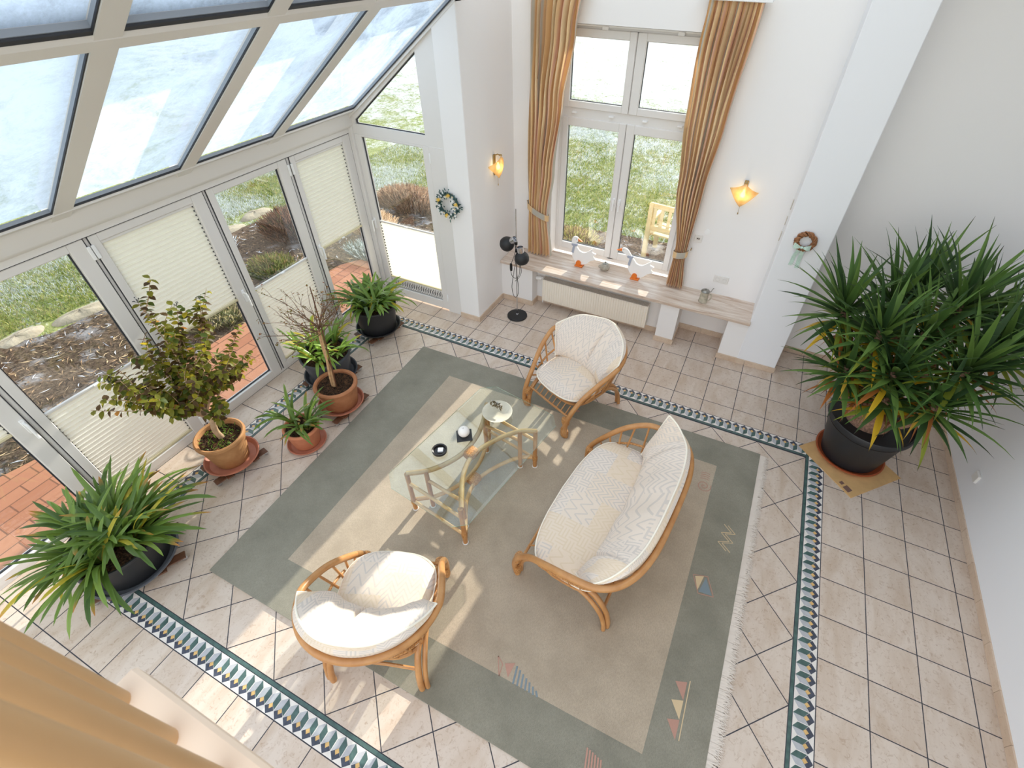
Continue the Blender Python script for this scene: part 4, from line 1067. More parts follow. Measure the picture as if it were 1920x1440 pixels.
# ---- twiggy standard bush
PX, PY = -1.712, -.20
dolly('wooden castor dolly under the bare twiggy bush', (PX, PY, 0), .20, R_(88))
saucer('plant_saucer', 'terracotta saucer under the bare twiggy bush', (PX, PY, .076), .216, .045, 'saucer_terra')
S = thing('potted_bush', 'bare twiggy standard bush with twisted stem in a brown pot', 'potted plant', (PX, PY, .085))
m = MB(); m.lathe([(.001, .002), (.150, .002), (.155, .01), (.182, .18), (.188, .215), (.200, .232), (.203, .255), (.195, .268), (.180, .270), (.168, .262), (.165, .22)], (0, 0, 0), 56); m.build('pot', 'terracotta_brown', S)
soil_disc(.168, .238, 41).build('soil', 'soil', S, smooth=False, recalc=False)
O = Vector((PX, PY, .085)); base, fork = W_(-1.715, -.222, .32), W_(-1.69, -.19, .98)
wood = MB(); rr = random.Random(55)
for ph in (0, PI):
    path = [base.lerp(fork, t)+Vector((math.cos(ph+t*5), math.sin(ph+t*5), 0))*.011*(1-t*.4) for t in [i/14 for i in range(15)]]
    wood.tube(path, [.012-.004*i/14 for i in range(15)], 8)
wood.build('stem', 'stem_pale', S, recalc=False)
wood = MB(); leaf = MB(); leaf.c = []
def twig(p0, d, L, r, depth):
    n = 5; p = p0.copy(); path = [p.copy()]; d = d.normalized()
    for i in range(n):
        d = (d+Vector((rr.uniform(-1, 1), rr.uniform(-1, 1), rr.uniform(-.6, .9)))*.16).normalized(); p = p+d*(L/n); path.append(p.copy())
    wood.tube(path, [r*(1-.6*i/n) for i in range(n+1)], 5)
    if depth:
        for i in range(3 if depth == 2 else 2):
            k = rr.randint(2, n); twig(path[k], d+Vector((rr.uniform(-1, 1), rr.uniform(-1, 1), rr.uniform(-.4, .8)))*.7, L*rr.uniform(.45, .75), r*.6, depth-1)
    if depth == 0 and rr.random() < .8:
        for k in range(2):
            c = mixc(C3(110, 116, 50), C3(146, 92, 50), rr.random())
            oval_leaf(leaf, path[-1-k], Vector((rr.uniform(-1, 1), rr.uniform(-1, 1), rr.uniform(-.5, .6))), Vector((rr.uniform(-.4, .4), .2, 1)), rr.uniform(.014, .026), .013, c)
for i in range(26):
    a = 2.4*i; el = rr.uniform(.1, 1.15); twig(fork+Vector((0, 0, rr.uniform(-.06, .05))), Vector((math.cos(a)*math.cos(el), math.sin(a)*math.cos(el), math.sin(el)*.9)), rr.uniform(.20, .29), .0045, 2)
wood.build('twigs', 'twig', S, recalc=False); leaf.build('leaves', 'leaf_shrub', S, angle=80, recalc=False)
m = MB(); m.tube([W_(-1.69, -.215, .30), W_(-1.67, -.17, 1.0), W_(-1.665, -.15, 1.40)], [.006, .006, .004], 8); m.build('support_cane', 'dolly_wood', S)
# ---- big yucca in black pot
m = MB(); m.bbox(-.30, .30, -.29, .29, 0, .006, .001)
m.box(.19, .25, -.27, -.22, .006, .0065, 1); m.box(.14, .17, -.26, -.225, .006, .0065, 1)
cb = m.build('cardboard_sheet', ['cardboard', 'stamp'], None, smooth=False); cb.location = (2.845, 1.275, 0); cb.rotation_euler = (0, 0, R_(-44)); tag(cb, 'flat brown cardboard sheet under the yucca saucer', 'cardboard')
YX, YY = 2.84, 1.375
saucer('plant_saucer', 'brown terracotta saucer on cardboard under the yucca', (YX, YY, .0065), .286, .042, 'saucer_red')
Y = thing('potted_yucca', 'huge many-headed yucca with yellowing lower leaves in a black pot', 'potted plant', (YX, YY, .016))
m = MB(); m.lathe(pot_profile(.235, .332, .485, lip=.014, lh=.05), (0, 0, 0), 64); m.build('pot', 'black_pot', Y)
soil_disc(.315, .40, 61).build('soil', 'soil', Y, smooth=False, recalc=False)
m = MB(); rr = random.Random(66)
m.lathe([(.17, .40), (.18, .46), (.155, .54), (.12, .62), (.001, .68)], (-.03, .0, 0), 28); 
O = Vector((YX, YY, .016))
heads = [(2.28, 1.58, 1.36, .46, 44), (2.52, 1.30, 1.38, .44, 42), (2.68, 1.10, 1.20, .44, 42), (3.00, 1.66, 1.56, .50, 46), (3.10, 1.20, 1.32, .48, 46), (2.62, 1.75, 1.42, .46, 40), (3.30, 1.46, 1.42, .46, 40), (2.82, 1.42, 1.40, .42, 34), (2.42, 1.20, 1.05, .42, 30), (2.80, 1.95, 1.50, .44, 34), (3.22, 1.82, 1.40, .42, 30), (2.74, 1.08, .98, .40, 30), (3.02, 1.02, 1.06, .42, 30), (2.44, 1.36, .98, .38, 24)]
trunk = m
for (x, y, z, L, n) in heads:
    h = Vector((x, y, z))-O; b0 = Vector((-.03+h.x*.08, h.y*.08, .55)); mid = b0.lerp(h, .5)+Vector((h.x*.12, h.y*.12, -.12))
    trunk.tube(catmull([b0, mid, h], 5), [.045-.018*i/10 for i in range(11)], 8)
trunk.build('trunk', 'yucca_trunk', Y, recalc=False)
lv = MB(); lv.c = []; dead = MB(); dead.c = []
YG = [C3(66, 94, 48), C3(80, 112, 54), C3(54, 80, 44), C3(98, 128, 62)]
for (x, y, z, L, n) in heads:
    h = Vector((x, y, z))-O; outv = Vector((h.x, h.y, 0)); tilt = min(.5, outv.length*.55)
    ax = (Vector((0, 0, 1))+outv.normalized()*tilt) if outv.length > .05 else Vector((0, 0, 1)); ax.normalize()
    q = Vector((0, 0, 1)).rotation_difference(ax)
    n = int(n*1.35); L *= 1.18
    for i in range(n):
        f = i/n; a = i*2.39996+rr.uniform(-.2, .2); el = 1.35-1.75*f+rr.uniform(-.15, .15)
        d = q @ Vector((math.cos(a)*math.cos(el), math.sin(a)*math.cos(el), math.sin(el)))
        az = math.atan2(d.y, d.x); e2 = math.asin(max(-1, min(1, d.z)))
        base_ = h-ax*(.16*f)+Vector((math.cos(a), math.sin(a), 0))*.015
        LL = L*rr.uniform(.85, 1.15)*(.75+.25*math.sin(PI*min(1, .25+f)))
        c = rr.choice(YG); tgt = lv; tip = C3(40, 34, 28) if rr.random() < .5 else None
        if f > .84 and rr.random() < .7: c = C3(206, 168, 40) if rr.random() < .7 else C3(170, 104, 44)
        elif f > .72 and rr.random() < .35: c = C3(130, 140, 48)
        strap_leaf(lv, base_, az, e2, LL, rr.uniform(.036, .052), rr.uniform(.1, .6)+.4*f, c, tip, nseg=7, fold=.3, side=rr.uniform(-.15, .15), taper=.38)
for i in range(240):   # dead hanging leaves round the trunk
    x, y, z, L, n = rr.choice(heads); h = Vector((x, y, z))-O; t = rr.uniform(.45, .95); p = Vector((-.03, 0, .55)).lerp(h, t)
    a = rr.random()*2*PI; c = rr.choice([C3(190, 140, 50), C3(150, 92, 44), C3(116, 74, 44), C3(200, 164, 60), C3(120, 128, 48)])
    strap_leaf(dead, p, a, rr.uniform(-.9, .1), rr.uniform(.2, .36), rr.uniform(.016, .03), rr.uniform(.5, 1.2), c, C3(50, 36, 28), nseg=5, taper=.4)
for q_ in (lv, dead):
    q_.v = [(x if x < .74 else .74+(x-.74)*.25 if x < .98 else .80, y if y < 1.25 else 1.25+(y-1.25)*.3, max(z, .03)) for x, y, z in q_.v]
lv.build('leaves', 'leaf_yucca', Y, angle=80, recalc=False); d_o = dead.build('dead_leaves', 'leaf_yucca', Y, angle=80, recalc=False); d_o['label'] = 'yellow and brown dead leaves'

# ================================================================== by the window
def curtain(label, tie_label, xl, xr, ztop, zbot, zt, side, seed):
    """xl/xr: lists (z, x); gathered at zt"""
    rr = random.Random(seed)
    def itp(L, z):
        for (z0, x0), (z1, x1) in zip(L, L[1:]):
            if z <= z0 and z >= z1: t = (z0-z)/(z0-z1); t = t*t*(3-2*t); return x0+(x1-x0)*t
        return L[-1][1]
    Cn = thing('curtain', label, 'curtain', ((xl[0][1]+xr[0][1])/2, 2.54, zbot), 0, 'curtains at the tall window')
    m = MB(); m.c = []
    NP = 8; nu, nv = NP*16, 60
    ph = [rr.uniform(-.5, .5) for _ in range(NP+1)]
    AP = [C3(238, 206, 158), C3(234, 198, 146), C3(240, 212, 168)]
    def stripe(k):
        i = int(k); f = k-i
        if f < .10: return C3(224, 178, 154)
        if f < .36 and i % 8 in (1, 3, 6): return C3(192, 190, 178)
        if f > .90: return C3(228, 186, 156)
        return AP[i % 3]
    b = 0
    for i in range(nv+1):
        z = ztop+(zbot-ztop)*i/nv; a, c = itp(xl, z), itp(xr, z); wdt = c-a
        gather = max(0, 1-abs(z-zt)/.9)
        amp = .034+.010*(1-gather)+.006*math.sin(z*5)
        for j in range(nu+1):
            u = j/nu; k = u*NP; w = math.sin(2*PI*(k+.22*math.sin(z*2.1+ph[int(min(k, NP-1))]*3)*(1-gather)))
            y = 2.555+amp*w-.02*gather*math.sin(PI*u)+(.0 if i else .012)
            x = a+wdt*(u+.012*math.sin(2*PI*k*2+z))
            if i < 2: y = 2.555+amp*.7*w
            m.v.append((x, y, z)); m.c.append(stripe(u*11.0+.3))
    for i in range(nv):
        for j in range(nu): m.face([i*(nu+1)+j, i*(nu+1)+j+1, (i+1)*(nu+1)+j+1, (i+1)*(nu+1)+j])
    m.build('drape', 'curtain_fabric', Cn, world_in=True, angle=180, recalc=False)
    # tieback band
    a, c = itp(xl, zt), itp(xr, zt); m = MB(); m.c = []
    n = 30
    cx, rx, ry = (a+c)/2, (c-a)/2+.012, .058
    lift = .12 if side == 'l' else .03
    for i in range(n+1):
        q = 2*PI*i/n; x = cx+rx*math.cos(q); yy = 2.55+ry*math.sin(q); dz = lift*(-(x-cx)/rx)*(1 if side == 'l' else -1)*.5
        for k in (-.036, .036): m.v.append((x, yy, zt+dz+k)); m.c.append(C3(234, 200, 150) if 2 < i % 12 < 9 else C3(186, 184, 174))
    for i in range(n): m.face([2*i, 2*i+2, 2*i+3, 2*i+1])
    m.build('tieback', 'curtain_fabric', Cn, world_in=True, angle=180, recalc=False)
    hx = a-.025 if side == 'l' else c+.03; hz = zt+(.085 if side == 'l' else .05)
    m = MB(); m.tube([(hx, 2.63, hz), (hx, 2.575, hz), (hx, 2.565, hz+.015)], .005, 6); m.build('hook', 'brass', Cn, world_in=True)
    return Cn
curtain('striped apricot curtain tied back left of the tall window', '', [(3.17, -1.0), (1.2, -1.005), (.57, -1.02)], [(3.17, -.49), (2.9, -.52), (2.3, -.625), (1.6, -.70), (1.12, -.755), (.57, -.70)], 3.17, .578, 1.12, 'l', 2)
curtain('striped apricot curtain tied back right of the tall window', '', [(3.17, .585), (2.85, .572), (2.3, .59), (1.7, .645), (.98, .755), (.57, .735)], [(3.17, 1.015), (2.3, .955), (1.7, .91), (.98, .885), (.57, .93)], 3.17, .578, .985, 'r', 5)
for x0, x1, sd in ((-1.06, -.42, 'left'), (.52, 1.07, 'right')):
    m = MB(); m.bbox(x0, x1, 2.515, 2.595, 3.172, 3.196, .004); m.bbox(x0+.08, x0+.12, 2.595, 2.63, 3.176, 3.192, .003); m.bbox(x1-.12, x1-.08, 2.595, 2.63, 3.176, 3.192, .003)
    o = m.build('curtain_rail', 'white_paint', None, smooth=False); tag(o, 'white curtain rail above the %s curtain' % sd, 'curtain rail')
# radiator
Ra = thing('radiator', 'long cream panel radiator under the window sill', 'radiator', (-.02, 2.33, .09))
x0, x1, za, zb = -.684, .641, .095, .395
m = MB(); n = 44; pw = (x1-x0)/n
prof = []
for i in range(n):
    xa = x0+i*pw
    for f, dy in ((0, 0), (.30, 0), (.42, .009), (.58, .009), (.70, 0)): prof.append((xa+pw*f, 2.283+dy))
prof.append((x1, 2.283))
b = 0
for z in (za, za+.012, zb-.012, zb):
    for x, y in prof: m.v.append((x, y if za < z < zb else 2.287, z))
k = len(prof)
for r in range(3):
    for i in range(k-1): m.face([r*k+i, r*k+i+1, (r+1)*k+i+1, (r+1)*k+i])
m.box(x0, x1, 2.290, 2.297, za, zb)
m.build('front_panel', 'radiator', Ra, world_in=True, angle=25, recalc=False)
m = MB(); m.box(x0, x0+.006, 2.287, 2.375, za+.01, zb+.008); m.box(x1-.006, x1, 2.287, 2.375, za+.01, zb+.008); m.box(x0, x1, 2.368, 2.376, za, zb); m.box(x0, x1, 2.378, 2.399, za+.08, za+.11)
m.build('casing', 'radiator', Ra, world_in=True, smooth=False)
m = MB()
for i in range(89):
    x = x0+.008+(x1-x0-.016)*i/88; m.box(x-.0024, x+.0024, 2.292, 2.368, zb-.002, zb+.004)
for y in (2.292, 2.314, 2.330, 2.346, 2.366): m.box(x0, x1, y-.002, y+.002, zb-.003, zb+.005)
m.build('top_grille', 'grille', Ra, world_in=True, smooth=False)
m = MB(); m.lathe([(.001, -.045), (.019, -.045), (.023, -.035), (.023, .02), (.018, .03), (.012, .034), (.012, .055), (.001, .055)], (0, 0, 0), 20, mat=Matrix.Translation((-.745, 2.335, .375)) @ Matrix.Rotation(R_(78), 4, 'Y'))
m.tube([(-.70, 2.335, .372), (-.68, 2.335, .372)], .012, 8); m.tube([(-.715, 2.34, .372), (-.715, 2.36, .25), (-.715, 2.38, .0)], .009, 8)
m.build('thermostat_valve', 'white_paint', Ra, world_in=True)
# floor lamp with two spots
LX, LY = -.871, 1.961
Lm = thing('floor_lamp', 'black floor lamp with two ball spots on a chrome pole', 'floor lamp', (LX, LY, 0))
m = MB(); m.lathe([(.001, 0), (.119, 0), (.122, .003), (.122, .020), (.118, .024), (.001, .026)], (0, 0, 0), 56); m.build('base', 'black', Lm)
m = MB(); m.lathe([(.016, .026), (.014, .034), (.006, .036)], (0, 0, 0), 16); m.tube([(0, 0, .03), (0, 0, 1.383)], .0062, 12); m.build('pole', 'chrome', Lm)
def spot(c, cap_dir, zc):
    cp = Vector(cap_dir).normalized(); q = Vector((0, 0, 1)).rotation_difference(cp).to_matrix().to_4x4(); mt = Matrix.Translation(c) @ q
    m = MB(); m.lathe([(.062, -.055), (.079, -.03), (.083, -.002), (.078, .028), (.062, .054), (.040, .070), (.036, .072)], (0, 0, 0), 36, mat=mt); sh = m.build('shade', 'black', Lm)
    m = MB(); m.lathe([(.035, .068), (.035, .135), (.031, .137), (.030, .10), (.001, .095)], (0, 0, 0), 28, mat=mt); m.build('cap', 'chrome', sh)
    m = MB(); p = Vector(c)+cp*.06; m.tube(catmull([p-cp.cross(Vector((0, 0, 1))).normalized()*0.02, p.lerp(Vector((0, 0, zc)), .5)+Vector((0, 0, .02)), Vector((0, 0, zc))], 4), .006, 8); m.build('arm', 'chrome', Lm)
    m = MB(); m.lathe([(.013, -.02), (.015, -.015), (.015, .015), (.013, .02)], (0, 0, zc), 14); m.build('clamp', 'black_glossy', Lm)
spot((-.105, -.02, .965), (.75, -.05, .62), .99)
spot((.105, -.075, .865), (-.12, -.05, 1.0), .90)
m = MB(); m.tube([(.02, -.05, 1.03), (.02, -.05, 1.045), (.035, -.05, 1.055), (.03, -.05, 1.075), (.012, -.05, 1.07)], .003, 6); m.build('hook', 'chrome', Lm)
m = MB()
m.tube(catmull([(-.05, -.03, 1.0), (-.02, -.03, 1.02), (.0, -.02, .95), (-.015, -.02, .85), (-.06, -.03, .70), (-.045, -.03, .58), (.0, -.015, .55), (.045, -.02, .62), (.05, -.02, .75), (.02, -.015, .86), (.0, -.014, .78), (-.03, -.02, .60), (-.05, -.03, .42), (-.02, -.03, .30), (.025, -.03, .33), (.035, -.03, .45), (.01, -.015, .62), (.0, -.012, .80), (.03, -.04, .88)], 7), .0032, 6)
m.tube(catmull([(-.02, -.01, .50), (.03, .0, .56), (.07, -.02, .66), (.055, -.03, .78), (.01, -.02, .84)], 7), .003, 6); m.build('cord', 'cable', Lm)
m = MB(); m.lathe([(.001, -.05), (.014, -.045), (.017, -.02), (.017, .02), (.014, .045), (.001, .05)], (-.055, -.03, .69), 14, sx=1, sy=.7); m.build('cord_switch', 'black_glossy', Lm)
# wall lamps
def sconce(label, loc, rz):
    """local: wall at y=0, room towards -y"""
    Sc = thing('wall_lamp', label, 'wall lamp', loc, rz, 'amber glass wall lamps')
    m = MB(); s = .172
    def hk(a, b):
        u, v = (a-.5)*2, (b-.5)*2         # diamond kerchief bent round the bulb
        x = (u-v)*.5*.135; z = (u+v)*.5*.118
        r = abs(x)/.135
        y = -.075-.030*math.cos(PI*.5*min(1, abs(z)/.118))+.095*r**1.6-.02*math.sin(5*x+8*z)
        return (x, min(y, -.012), z-.012+.030*r**2)
    m.grid(hk, 18, 18); b = len(m.v); m.grid(lambda a, b_: tuple(Vector(hk(a, b_))+Vector((0, .004, 0))), 18, 18); m.build('glass_shade', 'amber_glass', Sc, angle=180, recalc=False)
    m = MB(); m.bbox(-.018, .018, -.016, -.001, -.10, .11, .003); m.tube([(0, -.01, .10), (0, -.05, .118), (0, -.085, .112)], .006, 8); m.lathe([(.016, -.004), (.018, 0), (.012, .010)], (0, -.085, .112), 14); m.build('mount', 'brass', Sc)
    m = MB(); m.lathe([(.001, -.030), (.014, -.024), (.021, -.006), (.018, .014), (.010, .03), (.009, .045), (.001, .045)], (0, -.052, -.01), 18); m.build('bulb', 'bulb', Sc)
    m = MB(); m.tube([(0, -.045, -.10), (.004, -.043, -.19)], .0015, 5); m.lathe([(.001, -.012), (.005, -.009), (.005, .006), (.001, .010)], (.004, -.043, -.20), 8); m.build('pull_cord', 'brass', Sc)
    ld = bpy.data.lights.new('lamp_glow', 'POINT'); ld.energy = 5; ld.color = (1, .70, .38); ld.shadow_soft_size = .02
    lo = bpy.data.objects.new('lamp_glow', ld); COL.objects.link(lo); lo.parent = Sc; lo.location = (0, -.052, -.012)
sconce('lit amber glass wall lamp right of the tall window', (1.262, 2.63, 1.715), 0)
sconce('lit amber glass wall lamp on the left wall end', (-1.23, 2.165, 1.715), R_(90))
# wooden geese on the sill
def goose(label, loc, mirror, gaze):
    G_ = thing('goose_figure', label, 'goose figure', loc, 0, 'white wooden geese on the sill')
    s = -1 if mirror else 1
    lower = [(.0, .028), (-.05, .045), (-.09, .09), (-.105, .14), (-.10, .19)]
    upper = [(-.035, .225), (-.015, .200), (.02, .188), (.06, .192), (.10, .22), (.15, .262), (.145, .215), (.19, .20), (.16, .165), (.19, .13), (.13, .10), (.09, .055), (.04, .030)]
    if gaze: head = [(-.105, .25), (-.118, .30), (-.112, .345), (-.085, .368), (-.052, .362), (-.034, .335), (-.045, .306), (-.066, .285), (-.055, .25)]
    else: head = [(-.115, .24), (-.155, .285), (-.195, .310), (-.205, .338), (-.180, .356), (-.140, .346), (-.110, .315), (-.080, .275), (-.055, .245)]
    body = lower+head+upper
    P = [Vector((x, 0, z)) for x, z in body]; sm = catmull(P+[P[0]], 3)[:-1]
    m = MB(); m.prism([(p.x*s, p.z) for p in sm], lambda a, b, t: (a, t, b), -.010, .010); m.build('body', 'goose_white', G_, angle=50)
    bk = [(-.040, .352), (.012, .318), (-.040, .318)] if gaze else [(-.200, .344), (-.262, .310), (-.200, .314)]
    m = MB(); m.prism(bk, lambda a, b, t: (a, t, b), -.0105, .0105); m.build('beak', 'orange', G_, smooth=False)
    ex = -.062 if gaze else -.182
    m = MB()
    for sy in (-1, 1): m.lathe([(.001, 0), (.004, .001), (.001, .003)], (ex, sy*.010, .340), 10, mat=Matrix.Rotation(sy*-PI/2, 4, 'X'))
    m.build('eye', 'black', G_)
    m = MB(); m.prism([(.045*math.cos(q)*s-.01*s, .0) if False else ((.0+.030*math.cos(q))*s-.012*s, .042+.034*math.sin(q)) for q in [2*PI*i/20 for i in range(20)]], lambda a, b, t: (a, t, b), -.026, .026)
    m.bbox(-.055, .045, -.04, .04, 0, .014, .004); m.build('feet', 'orange', G_, angle=50)
    m = MB(); m.lathe([(.034, -.014), (.038, -.008), (.038, .008), (.034, .014)], (-.083 if gaze else -.098, 0, .262), 18, sx=1.0, sy=.5)
    m.prism([(-.095, .262), (-.110, .165), (-.085, .155), (-.070, .255)], lambda a, b, t: (a, t, b), -.018, -.013); m.build('neck_ribbon', 'ribbon_grey', G_)
goose('white wooden goose looking back over its shoulder left on the sill', (-.305, 2.525, .5615), False, True)
goose('white wooden goose with its beak pointing left on the sill', (.385, 2.535, .5615), False, False)
m = MB(); m.lathe([(.001, 0), (.035, 0), (.052, .018), (.058, .042), (.050, .066), (.030, .080), (.026, .082)], (0, 0, 0), 32)
J = thing('lidded_jar', 'small grey pottery jar with lid between the geese', 'jar', (-.003, 2.572, .5615)); m.build('jar_body', 'jar', J)
m = MB(); m.lathe([(.028, .080), (.030, .086), (.014, .094), (.006, .097), (.009, .106), (.001, .112)], (0, 0, 0), 24); m.build('lid', 'pewter', J)
m = MB(); m.tube(catmull([(-.05, -.02, .055), (-.066, -.026, .05), (-.066, -.026, .03), (-.05, -.02, .025)], 5), .005, 6); m.build('handle', 'jar', J)
K = thing('beer_stein', 'stoneware beer stein with pewter lid near the sill end', 'beer stein', (1.186, 2.41, .5615))
m = MB(); m.lathe([(.001, 0), (.047, 0), (.049, .008), (.045, .014), (.043, .10), (.045, .116), (.046, .126), (.042, .128), (.040, .12)], (0, 0, 0), 36); m.build('mug', 'stoneware', K)
m = MB(); m.lathe([(.046, .127), (.047, .132), (.040, .142), (.016, .150), (.008, .152), (.010, .160), (.001, .166)], (0, 0, 0), 30); m.tube([(.046, .0, .133), (.058, 0, .142), (.062, 0, .165), (.072, 0, .182)], .004, 6); m.lathe([(.001, -.008), (.009, 0), (.001, .008)], (.072, 0, .184), 10); m.build('lid', 'pewter', K)
m = MB(); m.tube(catmull([(.042, 0, .11), (.066, 0, .105), (.074, 0, .07), (.062, 0, .035), (.043, 0, .03)], 6), .0065, 8); m.build('handle', 'stoneware', K)
# electrics
So = thing('double_socket', 'white double power socket on the window wall above the sill', 'socket', (1.299, 2.63, .75))
m = MB(); m.bbox(-.077, .077, -.010, -.0005, -.041, .041, .003); m.build('cover_plate', 'socket', So, smooth=False)
for x in (-.036, .036):
    m = MB(); m.lathe([(.022, 0), (.021, .004), (.0195, .004), (.0195, -.006), (.001, -.006)], (0, 0, 0), 28, mat=Matrix.Translation((x, -.011, 0)) @ Matrix.Rotation(PI/2, 4, 'X')); r_o = m.build('socket_well', 'socket', So)
    m = MB()
    for dx in (-.0095, .0095): m.lathe([(.0028, 0), (.001, .0005)], (0, 0, 0), 10, mat=Matrix.Translation((x+dx, -.0062, 0)) @ Matrix.Rotation(PI/2, 4, 'X'))
    m.build('pin_hole', 'dark_hole', r_o)
Th = thing('wall_switch', 'small white wall control plate beside the right curtain', 'switch', (.957, 2.63, 1.16))
m = MB(); m.bbox(-.041, .041, -.010, -.0005, -.041, .041, .003); m.build('cover_plate', 'socket', Th, smooth=False)
m = MB(); m.bbox(-.018, .018, -.0125, -.0095, -.012, .012, .001); m.build('display', 'grille', Th, smooth=False)
m = MB(); m.bbox(-.012, -.001, -.0135, -.012, -.006, .006, .001); m.bbox(.003, .013, -.0135, -.012, -.006, .006, .001); m.build('buttons', 'black', Th, smooth=False)
m = MB(); m.lathe([(.030, 0), (.028, .004), (.001, .006)], (0, 0, 0), 28, mat=Matrix.Translation((1.03, 2.629, 1.245)) @ Matrix.Rotation(PI/2, 4, 'X')); o = m.build('blank_cover', 'white_paint', None); tag(o, 'round white blank cover on the wall above the control plate', 'cover')
m = MB(); m.bbox(3.646, 3.6675, 1.20, 1.28, .27, .35, .004); o = m.build('wall_socket', 'socket', None, smooth=False); tag(o, 'white socket low on the right wall below the yucca leaves', 'socket')
Vt = thing('slot_vents', 'three narrow slots in the pilaster edge near the straw wreath', 'vent', (1.708, 2.54, 1.45))
for za, zb in ((1.665, 1.755), (1.515, 1.595), (1.35, 1.445)):
    m = MB(); m.bbox(1.700, 1.7075, 2.515, 2.545, za, zb, .002); m.build('slot', 'grille', Vt, world_in=True, smooth=False)
# wreaths
Wi = thing('straw_wreath', 'brown wicker wreath with mint ribbon hanging on the pilaster', 'wreath', (1.898, 2.249, 1.523))
m = MB(); rr = random.Random(3)
for k in range(16):
    ph = rr.uniform(0, 6.28); tw = rr.choice([5, 6, 7]); rmin = rr.uniform(.012, .022)
    m.tube([((.071+rmin*math.cos(tw*q+ph))*math.cos(q), -.024+rmin*math.sin(tw*q+ph)*.95, (.071+rmin*math.cos(tw*q+ph))*math.sin(q)) for q in [2*PI*i/60 for i in range(60)]], .0052, 6, closed=True)
m.build('twisted_ring', 'wicker', Wi)
m = MB()
for sx in (-1, 1):
    m.grid(lambda a, b, sx=sx: (-.012+sx*(.008+.062*a), -.052-.012*math.sin(PI*a), -.046+(b-.5)*(.012+.042*math.sin(PI*.5*a))+.008*a), 8, 4)
m.lathe([(.001, -.012), (.012, -.008), (.014, 0), (.012, .008), (.001, .012)], (-.012, -.056, -.046), 12); m.build('bow', 'mint', Wi, angle=80)
m = MB()
m.grid(lambda a, b: (-.028-.02*a+(b-.5)*.032+.003*math.sin(9*a), -.040+.035*min(1, a*1.5), -.055-.20*a), 10, 4); m.grid(lambda a, b: (.004+.01*a+(b-.5)*.034, -.042+.034*min(1, a*1.5), -.055-.215*a), 10, 4); m.build('ribbon_tail', 'mint', Wi, angle=80)
Wf = thing('flower_wreath', 'wreath of white and yellow flowers beside the gable door', 'wreath', (-1.488, 1.655, 1.437))
m = MB(); m.tube([(.112*math.cos(q), -.02, .112*math.sin(q)) for q in [2*PI*i/40 for i in range(40)]], .014, 8, closed=True); m.build('ring', 'wreath_leaf', Wf)
m = MB(); m.tube([(.05, -.0002, .112), (.05, -.02, .118)], .003, 6); m.build('nail', 'brass', Wf)
m = MB(); m.c = []; rr = random.Random(8)
for i in range(150):
    q = rr.random()*2*PI; r = .112+rr.gauss(0, .022); p = Vector((r*math.cos(q), -.02-rr.random()*.025, r*math.sin(q))); d = Vector((math.cos(q)*rr.uniform(-1, 1.6), -rr.random()*.8, math.sin(q)*rr.uniform(-1, 1.6)))+Vector((rr.uniform(-.6, .6), 0, rr.uniform(-.6, .6)))
    oval_leaf(m, p, d, Vector((0, -1, .2)), rr.uniform(.022, .04), .014, mixc(C3(44, 72, 74), C3(92, 122, 116), rr.random()))
for k_, v_ in enumerate(m.v):
    if v_[1] > -.002: m.v[k_] = (v_[0], -.002, v_[2])
m.build('leaves', 'leaf_shrub', Wf, angle=80, recalc=False)
def bloom(p, r, mat, petals, parent, centre):
    m = MB(); q0 = rr.random()
    for k in range(petals):
        a = 2*PI*k/petals+q0; c, s = math.cos(a), math.sin(a)
        P = [(0, 0, 0), (r*.5*math.cos(a-.35), -.006, r*.5*math.sin(a-.35)), (r*c, -.010, r*s), (r*.5*math.cos(a+.35), -.006, r*.5*math.sin(a+.35))]
        m.poly([tuple(Vector(x)+p) for x in P])
    fo = m.build('flower', mat, parent, recalc=False)
    m = MB(); m.lathe([(.001, -.004), (r*.28, 0), (.001, .005)], (0, 0, 0), 10, mat=Matrix.Translation(p+Vector((0, -.006, 0))) @ Matrix.Rotation(PI/2, 4, 'X')); m.build('flower_centre', centre, fo)
for i in range(22):
    q = i*2.399; r = .112+(.020 if i % 3 == 0 else -.018 if i % 3 == 1 else 0); bloom(Vector((r*math.cos(q), -.046-.006*(i % 2), r*math.sin(q))), rr.uniform(.016, .021), 'flower_white', 7, Wf, 'flower_yellow' if i % 2 else 'flower_white')
for q in (1.35, 2.75, 4.55, .25): 
    for dd in ((0, 0), (.016, .012)): bloom(Vector((.11*math.cos(q)+dd[0], -.056, .11*math.sin(q)+dd[1])), .024, 'flower_yellow', 6, Wf, 'flower_yellow')

# ================================================================== the garden
m = MB(); m.box(-60, 60, -20, 90, -.5, -.10)
struct(m.build('ground', 'lawn', smooth=False), 'frosty lawn around the house, far brightness put into its colour', 'lawn')
def blob_poly(pts, name, mat, z, label, cat):
    m = MB(); m.prism(pts, lambda a, b, t: (a, b, t), -.2, z); return struct(m.build(name, mat, smooth=False), label, cat)
pave = [(-2.76, -6), (-2.76, 2.2), (-3.0, 2.5), (-3.5, 2.45), (-3.78, 2.0), (-3.83, 1.0), (-3.84, .0), (-3.80, -1.8), (-3.90, -2.2), (-4.0, -6)]
blob_poly(pave, 'paving', 'brick_paving', -.05, 'red brick paving along the glass doors', 'paving')
bed = [(-3.83, -6), (-3.84, 2.0), (-3.4, 2.5), (-2.2, 2.9), (-1.3, 3.02), (2.5, 3.02), (2.5, 5.0), (-.4, 4.8), (-1.4, 4.72), (-3.4, 4.72), (-4.8, 4.25), (-5.9, 3.2), (-6.1, 2.0), (-5.70, .0), (-5.75, -.7), (-6.05, -1.2), (-6.3, -6)]
